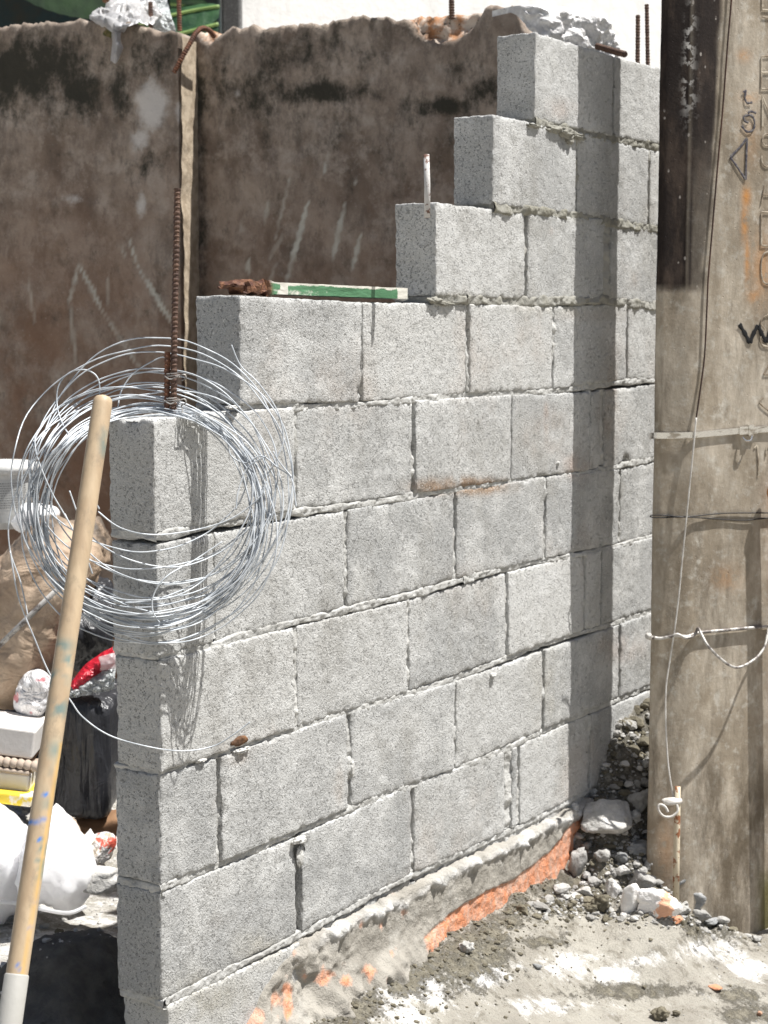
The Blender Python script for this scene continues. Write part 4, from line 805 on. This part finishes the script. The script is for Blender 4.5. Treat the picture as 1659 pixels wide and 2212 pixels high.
# grounding rod
rb = onground(1460, 1885); Dr = float(np.dot(pp(1460, 1740, .045)-C0, FW))
gr = empty('grounding_rod', tuple(at(1460, 1880, Dr)), label='rusty cream steel grounding rod standing against the foot of the utility pole', cat='rod')
child(tubeobj('rod', [at(1460, 1960, Dr), at(1461, 1850, Dr), at(1463, 1760, Dr), at(1464, 1699, Dr)], [.0078, .0078, .0074, .0068], M_RUSTY, n=14), gr)
cb = MB(); c = at(1452, 1731, Dr-.006)
V, Fc = stone((.050, .026, .019), 9, 3, 14, .02, .75); cb.add(rotz(V, -(yaw))+c, Fc)
cb.add(*tube(smoothpath([at(1462, 1738, Dr-.015), at(1464, 1752, Dr-.016), at(1450, 1764, Dr-.016), at(1432, 1762, Dr-.016), at(1422, 1748, Dr-.016), at(1425, 1738, Dr-.016), at(1436, 1742, Dr-.016), at(1443, 1754, Dr-.016)], 6), .0030, 8))
child(cb.build('rod_clamp', M_CABW), gr)
# orange riser pipe at the frame edge
pc0 = pp(1667, 1100, .022); pcb = pp(1700, 2000, .034); zt_ = pp(1667, 1046, .022)[2]
rp_ = empty('riser_pipe', (float(pc0[0]), float(pc0[1]), hz(pc0[0], pc0[1])), label='upright orange pipe beside the pole at the right edge, mostly out of frame', cat='pipe')
child(tubeobj('pipe_body', smoothpath([(pcb[0], pcb[1], -.15), (pcb[0]*.55+pc0[0]*.45, pcb[1]*.55+pc0[1]*.45, .4), (pc0[0], pc0[1], zt_-.02)], 6), .0105, M_PIPE, n=24), rp_)
V, Fc = ICO[3]; child(meshobj('pipe_cap', V*np.array([.0125, .0125, .02])+np.array([pc0[0], pc0[1], zt_-.02]), Fc, M_PIPE), rp_)
# ------------------------------------------------------------------ rubble
def rock(pxc, pyc, wp, hp, mat, seed, label, cat='rubble', name='rubble_chunk', dep=.8, rot=0., sub=4, D=None, group=None, angular=1., rough=.13, sink=.14):
    wp *= 1.12; hp *= 1.12; g = onground(pxc, pyc+hp*.35) if D is None else at(pxc, pyc+hp*.35, D)
    sc = F/np.dot(g-C0, FW); W_, H_ = wp/sc, hp/sc; V, Fc = stone((W_, W_*dep, H_), seed, sub, 13, rough, angular); V = roty(V, rot)
    V = V@np.stack([RT, np.array([FW[0], FW[1], 0])/np.hypot(FW[0], FW[1]), [0, 0, 1]])
    c = g+np.array([0, 0, H_*(.5-sink)])
    o = meshobj(name, V, Fc, mat, smooth=False if sub < 3 else True, label=label, cat=cat, group=group); o.location = c; return o
rock(1309, 1765, 104, 66, M_ST_PALE, 41, 'large pale flat concrete chunk on the rubble beside the wall end', dep=.9, sub=5, name='concrete_chunk', rough=.1)
rock(1380, 1728, 46, 66, M_ST_GREY, 42, 'upright grey slab chunk in the shade next to the pole', dep=.5, rot=.5, sub=4, name='concrete_chunk')
rock(1248, 1862, 34, 60, M_ST_GREY, 43, 'narrow brick-shaped fragment standing in the olive mortar near the orange strip', dep=.7, rot=.1, name='brick_fragment')
rock(1382, 1832, 58, 26, M_ST_BLUE, 44, 'flat grey stone on top of the rubble against the pole foot', name='stone')
rock(1343, 1853, 28, 24, M_ST_BLUE, 45, 'small rounded grey stone in the middle of the rubble', name='stone', angular=.6)
rock(1404, 1866, 30, 32, M_ST_GREY, 46, 'angular grey stone just left of the grounding rod base', name='stone')
rock(1455, 1903, 82, 46, M_ST_BLUE, 47, 'large smooth slate grey stone under the grounding rod', name='stone', angular=.9, rough=.03)
rock(1438, 1884, 34, 26, M_ST_ORANGE, 58, 'small orange brick fragment behind the slate grey stone', name='brick_fragment')
rock(1484, 1893, 62, 44, M_ST_GREY, 48, 'rough mortar lump stuck to the pole right of the grounding rod', name='mortar_clod', angular=.3, rough=.3)
rock(1494, 1944, 54, 42, M_ST_BLUE, 49, 'dark angular stone right of the white plaster', name='stone')
rock(1387, 1903, 56, 40, M_ST_GREY, 50, 'grey stone half buried behind the white plaster piece', name='stone')
rock(1363, 1940, 40, 62, M_ST_WHITE, 51, 'left upright bright white plaster piece at the front of the rubble', name='plaster_piece', dep=.7, angular=.7, rough=.02)
rock(1424, 1948, 90, 58, M_ST_WO, 52, 'broken white plaster piece with an orange edge at the front of the rubble', name='plaster_piece', dep=.5)
rock(1324, 1918, 32, 40, M_ST_PALE, 53, 'speckled pale stone left of the white plaster', name='stone')
rock(1260, 1924, 32, 20, M_ST_PALE, 54, 'small flat pale stone at the left edge of the rubble', name='stone')
rock(1297, 1950, 38, 36, M_ST_DARK, 55, 'dark olive mortar clod left of the white plaster', name='mortar_clod', angular=.3, rough=.35)
rock(1472, 1966, 36, 24, M_ST_PALE, 56, 'small pale stone under the dark angular stone', name='stone')
rock(1508, 1976, 50, 26, M_ST_GREY, 57, 'grey stone at the foot of the pole corner', name='stone')
rock(1528, 1990, 50, 20, M_ST_BLUE, 59, 'rightmost low stone of the rubble, touching the pole', name='stone')
rock(1459, 1985, 30, 14, M_ST_ORANGE, 60, 'flat orange brick chip at the front edge of the rubble', name='brick_fragment')
rock(1426, 2190, 40, 30, M_ST_DARK, 61, 'large dark mortar clod lying on the cement at the bottom right', name='mortar_clod', angular=.3, rough=.4, sink=.1)
rock(1461, 2189, 16, 13, M_ST_DARK, 62, 'small dark clod just right of the large dark clod', name='mortar_clod', angular=.3, rough=.3, sink=.1, sub=3)
rock(1641, 2190, 11, 10, M_ST_ORANGE, 63, 'tiny orange brick crumb at the bottom right corner', name='brick_fragment', sub=3, sink=.1)
rock(1545, 2133, 30, 9, M_ST_ORANGE, 64, 'flat brown brick chip lying on the cement at right', name='brick_fragment', sub=3, sink=.1)
rock(1161, 2087, 20, 9, M_ST_BLUE, 65, 'small flat grey stone alone on the cement in front of the orange strip', name='stone', sub=3, sink=.1)
rock(1008, 2046, 32, 24, M_ST_PALE, 66, 'round pale mortar lump in the dark mortar patch below the orange strip', name='mortar_clod', angular=.2, rough=.3, sub=4)
rock(1392, 2133, 9, 8, M_ST_DARK, 67, 'tiny dark pebble on the cement between the large clod and the rubble', name='pebble', sub=3, sink=.1)
rock(1285, 1905, 28, 22, M_ST_GREY, 68, 'grey stone between the narrow brick fragment and the speckled stone', name='stone')
rock(1300, 1850, 34, 26, M_ST_GREY, 69, 'grey lump below the large pale flat chunk', name='mortar_clod', angular=.4, rough=.2)
rock(1345, 1880, 30, 22, M_ST_PALE, 70, 'pale stone above the speckled pale stone', name='stone')
rock(1420, 1842, 30, 20, M_ST_GREY, 71, 'small grey stone wedged against the left side of the pole', name='stone')
rock(1300, 1610, 24, 22, M_ST_ORANGE, 72, 'orange brick scrap in the shade at the far wall foot', name='brick_fragment', D=4.35)
# fine rubble and crumbs (nobody could count them)
gm = MB(); rg = np.random.default_rng(21); ico1 = ICO[1]; ico2 = ICO[2]
PROT = {k_: [stone((2, 2, 2), 700+i_, k_, 9, .16, 1.) for i_ in range(24)] for k_ in (1, 2)}
def scatter(n, fn, smin, smax, mbs, sub=1, lim=False):
    for _ in range(n):
        x, y = fn()
        if lim:
            a_, b_ = proj(np.array([[x, y, hz(x, y)]])); a_, b_ = a_[0], b_[0]
            if b_ > 1975+(a_-1200)*.10+RNG.normal(0, 12) or (x < 1.5 and y > -.04): continue
        s = smin*(smax/smin)**(rg.random()**2.2); V, Fc = PROT[sub][int(rg.random()*24)]; V = roty(V, rg.random()*6)*np.array([rg.uniform(.7, 1.3), rg.uniform(.7, 1.3), rg.uniform(.5, .9)])*s/2; V = rotz(V, rg.random()*6)
        mbs[int(rg.random()*len(mbs))].add(V+np.array([x, y, hz(x, y)+s*.12]), Fc)
ga, gb2, gc2 = MB(), MB(), MB()
scatter(2600, lambda: (rg.uniform(1.12, 1.8), rg.uniform(-.45, .02)), .005, .034, [ga, ga, gb2, gc2], 2, True)
scatter(6500, lambda: (rg.uniform(1.12, 1.8), rg.uniform(-.45, .02)), .003, .012, [ga, gb2, gc2], 1, True)
scatter(1500, lambda: (rg.uniform(.2, 1.9), rg.uniform(-1.0, -.05)), .002, .005, [gc2, ga, gb2])
scatter(900, lambda: (rg.uniform(.35, 1.6), -abs(rg.normal(0, .09))-.005), .003, .014, [gc2])
scatter(260, lambda: (rg.uniform(.2, 1.9), rg.uniform(-1.0, -.1)), .0025, .009, [gc2, gc2, ga])
scatter(300, lambda: (rg.uniform(1.75, 2.3), rg.uniform(-.15, 0)), .01, .05, [gc2, gc2, ga], 2)
scatter(1500, lambda: (rg.uniform(-.1, 1.4), rg.uniform(.35, 1.7)), .004, .018, [ga, gb2, gb2])
scatter(60, lambda: (rg.uniform(-.1, 1.4), rg.uniform(.45, 1.7)), .015, .05, [ga, gc2, gb2], 2)
ga.build('grey_gravel', M_ST_GREY, smooth=False, kind='stuff', label='loose grey grit and small stones on the ground'); gb2.build('pale_gravel', M_ST_PALE, smooth=False, kind='stuff', label='loose pale grit on the ground')
gc2.build('mortar_crumbs', M_ST_DARK, smooth=False, kind='stuff', label='dark crumbs of dropped mortar on the ground')
# ------------------------------------------------------------------ rubbish heap behind the wall
HX = np.stack([RT, np.array([FW[0], FW[1], 0])/np.hypot(FW[0], FW[1]), [0, 0, 1.]])
def blob(name, x, y, wp, hp, D, dep, mat, seed, rot=0., planes=10, rough=.06, ang=.5, fold=0., sub=5, sx=0., **kw):
    sc = F/D; V, Fc = stone((wp/sc, dep, hp/sc), seed, sub, planes, rough, ang)
    if fold:
        d_ = V/np.linalg.norm(V, axis=1)[:, None]; V = V+d_*(fold*(np.abs(fbm(V*np.array([1, 1, .5])+seed, 15, 4, seed))*1.2-.3))[:, None]
    V[:, 0] += sx*V[:, 2]; V = roty(V, rot)@HX; o = meshobj(name, V, Fc, mat, **kw); o.location = at(x, y, D); return o
def pillow(name, x, y, wp, hp, D, dep, mat, seed, rot=0., p=5., fold=.01, fs=(1, 1, .25), attrs=None, **kw):
    """rounded box"""
    sc = F/D; V, Fc = ICO[5]; a = np.abs(V)**p; r_ = a.sum(1)**(-1/p); V = V*r_[:, None]; V = V*np.array([wp/sc, dep, hp/sc])/2
    n = fbm(V*np.array(fs)+seed, 22, 4, seed); d_ = V/np.linalg.norm(V, axis=1)[:, None]; V = V+d_*(fold*n)[:, None]; V = roty(V, rot)@HX
    at_ = attrs(V+at(x, y, D)) if attrs else None
    o = meshobj(name, V, Fc, mat, attrs=at_, **kw); o.location = at(x, y, D); return o
pillow('rubbish_bag', 180, 1612, 160, 250, 4.50, .30, M_BBAG, 3, rot=.05, p=12, fold=.012, label='upright square black rubbish bag with vertical creases behind the wall corner', cat='bag')
blob('rubbish_bag', 50, 1600, 190, 200, 4.75, .4, M_BBAG, 8, fold=.03, label='crumpled black rubbish bag behind the white cartons at the left edge', cat='bag')
blob('rubbish_bag', 175, 1340, 170, 200, 4.9, .35, M_BBAG, 9, fold=.035, label='black rubbish bag wedged between the brown sack and the wall corner', cat='bag')
def soot(W_):
    px, py = proj(W_); return dict(soot=np.clip(1.2*ss((1205+40*np.sin(px*.03)-py)/90)*ss((py-1080)/30)+.15, 0, .95))
pillow('brown_sack', 60, 1325, 200, 420, 4.45, .34, M_SACK, 5, rot=.50, p=3.4, fold=.012, fs=(1, 1, 1), attrs=soot, label='big crinkled brown sack lying tilted on the rubbish heap, soot on its top', cat='sack')
pillow('brown_sack', 170, 1185, 130, 110, 4.8, .26, M_SACK, 15, rot=-.5, p=3, fold=.012, fs=(1, 1, 1), attrs=soot, label='small brown sack end behind the wooden handle, beside the wall corner', cat='sack')
# tub
tc = at(8, 1068, 4.75); sc = F/4.75
tub = empty('plastic_tub', tuple(tc-np.array([0, 0, 68/sc])), label='dusty white plastic tub with a lid and grey printed label on the sack', cat='tub')
prof = [(0, -70), (56, -70), (60, -66), (67, 46), (69, 50)]; rim = [(0, 72), (62, 72), (70, 70), (76, 66), (76, 50), (71, 48)]
def lathe(pf, c, n=48):
    V = []; 
    for r_, h in pf:
        for k in range(n): a = 2*math.pi*k/n; V.append((c[0]+r_/sc*math.cos(a), c[1]+r_/sc*math.sin(a), c[2]+h/sc))
    Fc = []
    for i in range(len(pf)-1):
        for k in range(n): Fc.append((i*n+k, i*n+(k+1) % n, (i+1)*n+(k+1) % n, (i+1)*n+k))
    return V, Fc
child(meshobj('tub_body', *lathe(prof, tc), M_TUB), tub); child(meshobj('tub_lid', *lathe(rim, tc), M_TUB), tub)
def cyl_patch(a0, a1, z0, z1, rr, n=20):
    V = []; base = math.atan2(-FW[1], -FW[0])
    for i in range(n):
        a = base+a0+(a1-a0)*i/(n-1)
        for z in (z0, z1): rz = (rr+ (z+66)*.0625)/sc; V.append((tc[0]+rz*math.cos(a), tc[1]+rz*math.sin(a), tc[2]+z/sc))
    return V, gridfaces(n, 2)
child(meshobj('tub_label', *cyl_patch(-.9, 1.1, -56, 36, 61.0), M_LABEL), tub)
pg = MB(); rgp = np.random.default_rng(2)
for row in range(11):
    a = -.15
    while a < 1.0:
        da = rgp.uniform(.02, .08); pg.add(*cyl_patch(a, min(a+da, 1.0), 28-row*5.2, 30.0-row*5.2, 61.7, 4)); a += da+.02
child(pg.build('faded_print', M_PRINTG), tub)
blob('plastic_scrap', 75, 1118, 90, 62, 4.55, .12, M_WBAG, 6, rot=-.3, fold=.015, sub=4, label='crumpled white plastic scrap beside the tub on the brown sack', cat='plastic')
pillow('packet', 74, 1496, 74, 96, 4.32, .08, M_PINK, 12, rot=.2, p=3, fold=.008, fs=(1, 1, 1), label='crumpled white and pink packet behind the wooden handle', cat='packet')
pk = empty('packet', tuple(at(205, 1470, 4.36)), label='shiny red, white and clear torn packet on top of the square black bag', cat='packet')
M_RED = plastic('red_film', (.55, .02, .04), .28, 0, 30, .015)
child(sheet('red_film', [[(150, 1484, 4.34), (196, 1424, 4.36), (246, 1400, 4.38)], [(158, 1488, 4.32), (200, 1442, 4.33), (248, 1412, 4.35)], [(160, 1498, 4.33), (206, 1458, 4.34), (250, 1428, 4.36)]], M_RED, 50, 24, .010, 4), pk)
child(sheet('clear_film', [[(160, 1490, 4.33), (205, 1452, 4.35), (250, 1440, 4.36)], [(152, 1502, 4.32), (205, 1474, 4.33), (250, 1458, 4.34)], [(150, 1512, 4.33), (200, 1500, 4.34), (250, 1486, 4.36)]], M_CLEAR, 50, 30, .016, 6), pk)
child(sheet('white_film', [[(212, 1424, 4.33), (232, 1416, 4.33), (250, 1410, 4.34)], [(218, 1438, 4.32), (236, 1436, 4.32), (250, 1430, 4.33)], [(216, 1448, 4.33), (234, 1446, 4.33), (250, 1444, 4.34)]], M_WBAG, 24, 20, .008, 7), pk)
blob('packet', 210, 1840, 100, 60, 4.12, .08, M_PRINT, 19, rot=-.8, fold=.006, sub=4, planes=6, ang=.9, label='printed brown and red packet sticking out beside the white bag', cat='packet')
# cartons
def carton(x, y, wp, hp, D, dep, mat, rot, name, **kw):
    sc = F/D; V = np.array([(a, b_, c) for c in (-1, 1) for a, b_ in ((-1, -1), (1, -1), (1, 1), (-1, 1))], float)*np.array([wp/sc, dep, hp/sc])/2
    V = roty(V, rot)@HX; o = meshobj(name, V, [(0, 1, 5, 4), (1, 2, 6, 5), (2, 3, 7, 6), (3, 0, 4, 7), (4, 5, 6, 7), (3, 2, 1, 0)], mat, smooth=False, **kw); bv = o.modifiers.new('b', 'BEVEL'); bv.width = .006; bv.segments = 3; o.location = at(x, y, D); return o
cw = empty('carton', tuple(at(28, 1590, 4.25)), label='white carton with a brown cardboard edge, topmost of the stack at the left edge', cat='carton')
for o_ in (carton(26, 1585, 124, 62, 4.25, .16, M_CARDW, .14, 'carton_lid'), carton(24, 1622, 112, 14, 4.26, .15, M_CARD, .14, 'carton_base')):
    loc = o_.location.copy(); o_.parent = cw; o_.location = loc-cw.location
carton(24, 1682, 100, 60, 4.24, .14, M_CARDW, .12, 'carton', label='white carton under the egg tray in the stack at the left edge', cat='carton')
et = empty('egg_tray', tuple(at(20, 1646, 4.22)), label='brown pulp egg tray pressed between the two white cartons', cat='tray')
tr = MB()
for i in range(8):
    for j_ in range(3): V, Fc = ICO[2]; tr.add(V*np.array([.012, .016, .014])@HX+at(-30+i*15, 1641+i*2.0, 4.17+j_*.04), Fc)
child(tr.build('tray_cups', M_TRAY), et); cc = carton(20, 1650, 112, 10, 4.22, .13, M_TRAY, .13, 'tray_base'); cc.parent = et; cc.location = cc.location-et.location
carton(30, 1712, 100, 26, 4.2, .12, M_YEL, .12, 'food_box', label='yellow printed food box under the lower white carton', cat='box')
# white bags
def wbag(x, y, wp, hp, D, seed, rot, lab):
    o = blob('shopping_bag', x, y, wp, hp, D, .26, M_WBAG, seed, rot=rot, planes=14, rough=.10, ang=.55, fold=.012, sx=.06, label=lab, cat='bag'); return o
wbag(125, 1856, 170, 222, 4.02, 22, -.12, 'large full white plastic bag on the ground beside the wall corner')
wbag(15, 1850, 150, 240, 4.12, 27, -.2, 'white plastic bag at the left edge, behind the wooden handle')
tubeobj('plastic_strap', smoothpath([at(-20, 1948, 3.98), at(40, 1952, 3.95), at(100, 1966, 3.9), at(150, 1972, 3.88), at(185, 1958, 3.9)], 6), .005, M_WBAG, label='thin pale plastic strap on the gravel under the white bags', cat='strap')
# paper cone and card behind
sheet('paper_wrap', [[(110, 1775, 4.2), (135, 1760, 4.2), (165, 1772, 4.2)], [(112, 1800, 4.15), (140, 1795, 4.12), (178, 1800, 4.16)], [(130, 1830, 4.12), (165, 1828, 4.08), (198, 1805, 4.12)]], M_TRAY, 30, 30, .01, 3, label='curled beige paper behind the large white bag', cat='paper')
sheet('paper_wrap', [[(140, 1822, 4.10), (170, 1818, 4.08), (196, 1788, 4.10)], [(150, 1845, 4.08), (182, 1838, 4.05), (206, 1812, 4.08)]], M_CARDW, 30, 20, .006, 6, label='strip of white paper on the printed packet', cat='paper')
blob('cardboard', 205, 1790, 150, 60, 4.45, .2, M_CARD, 24, rot=-.2, fold=.02, sub=4, ang=.8, label='crumpled brown cardboard under the square black bag', cat='cardboard')
rock(215, 1895, 110, 62, M_ST_PALE, 81, 'grey concrete slab on the gravel beside the large white bag', name='concrete_slab', dep=.8, rot=-.25, D=4.0)
tubeobj('iron_rod', [at(-40, 1432, 4.12), at(135, 1262, 4.05)], .0065, M_ALW, label='thin dark iron rod lying across the brown sack', cat='rod')
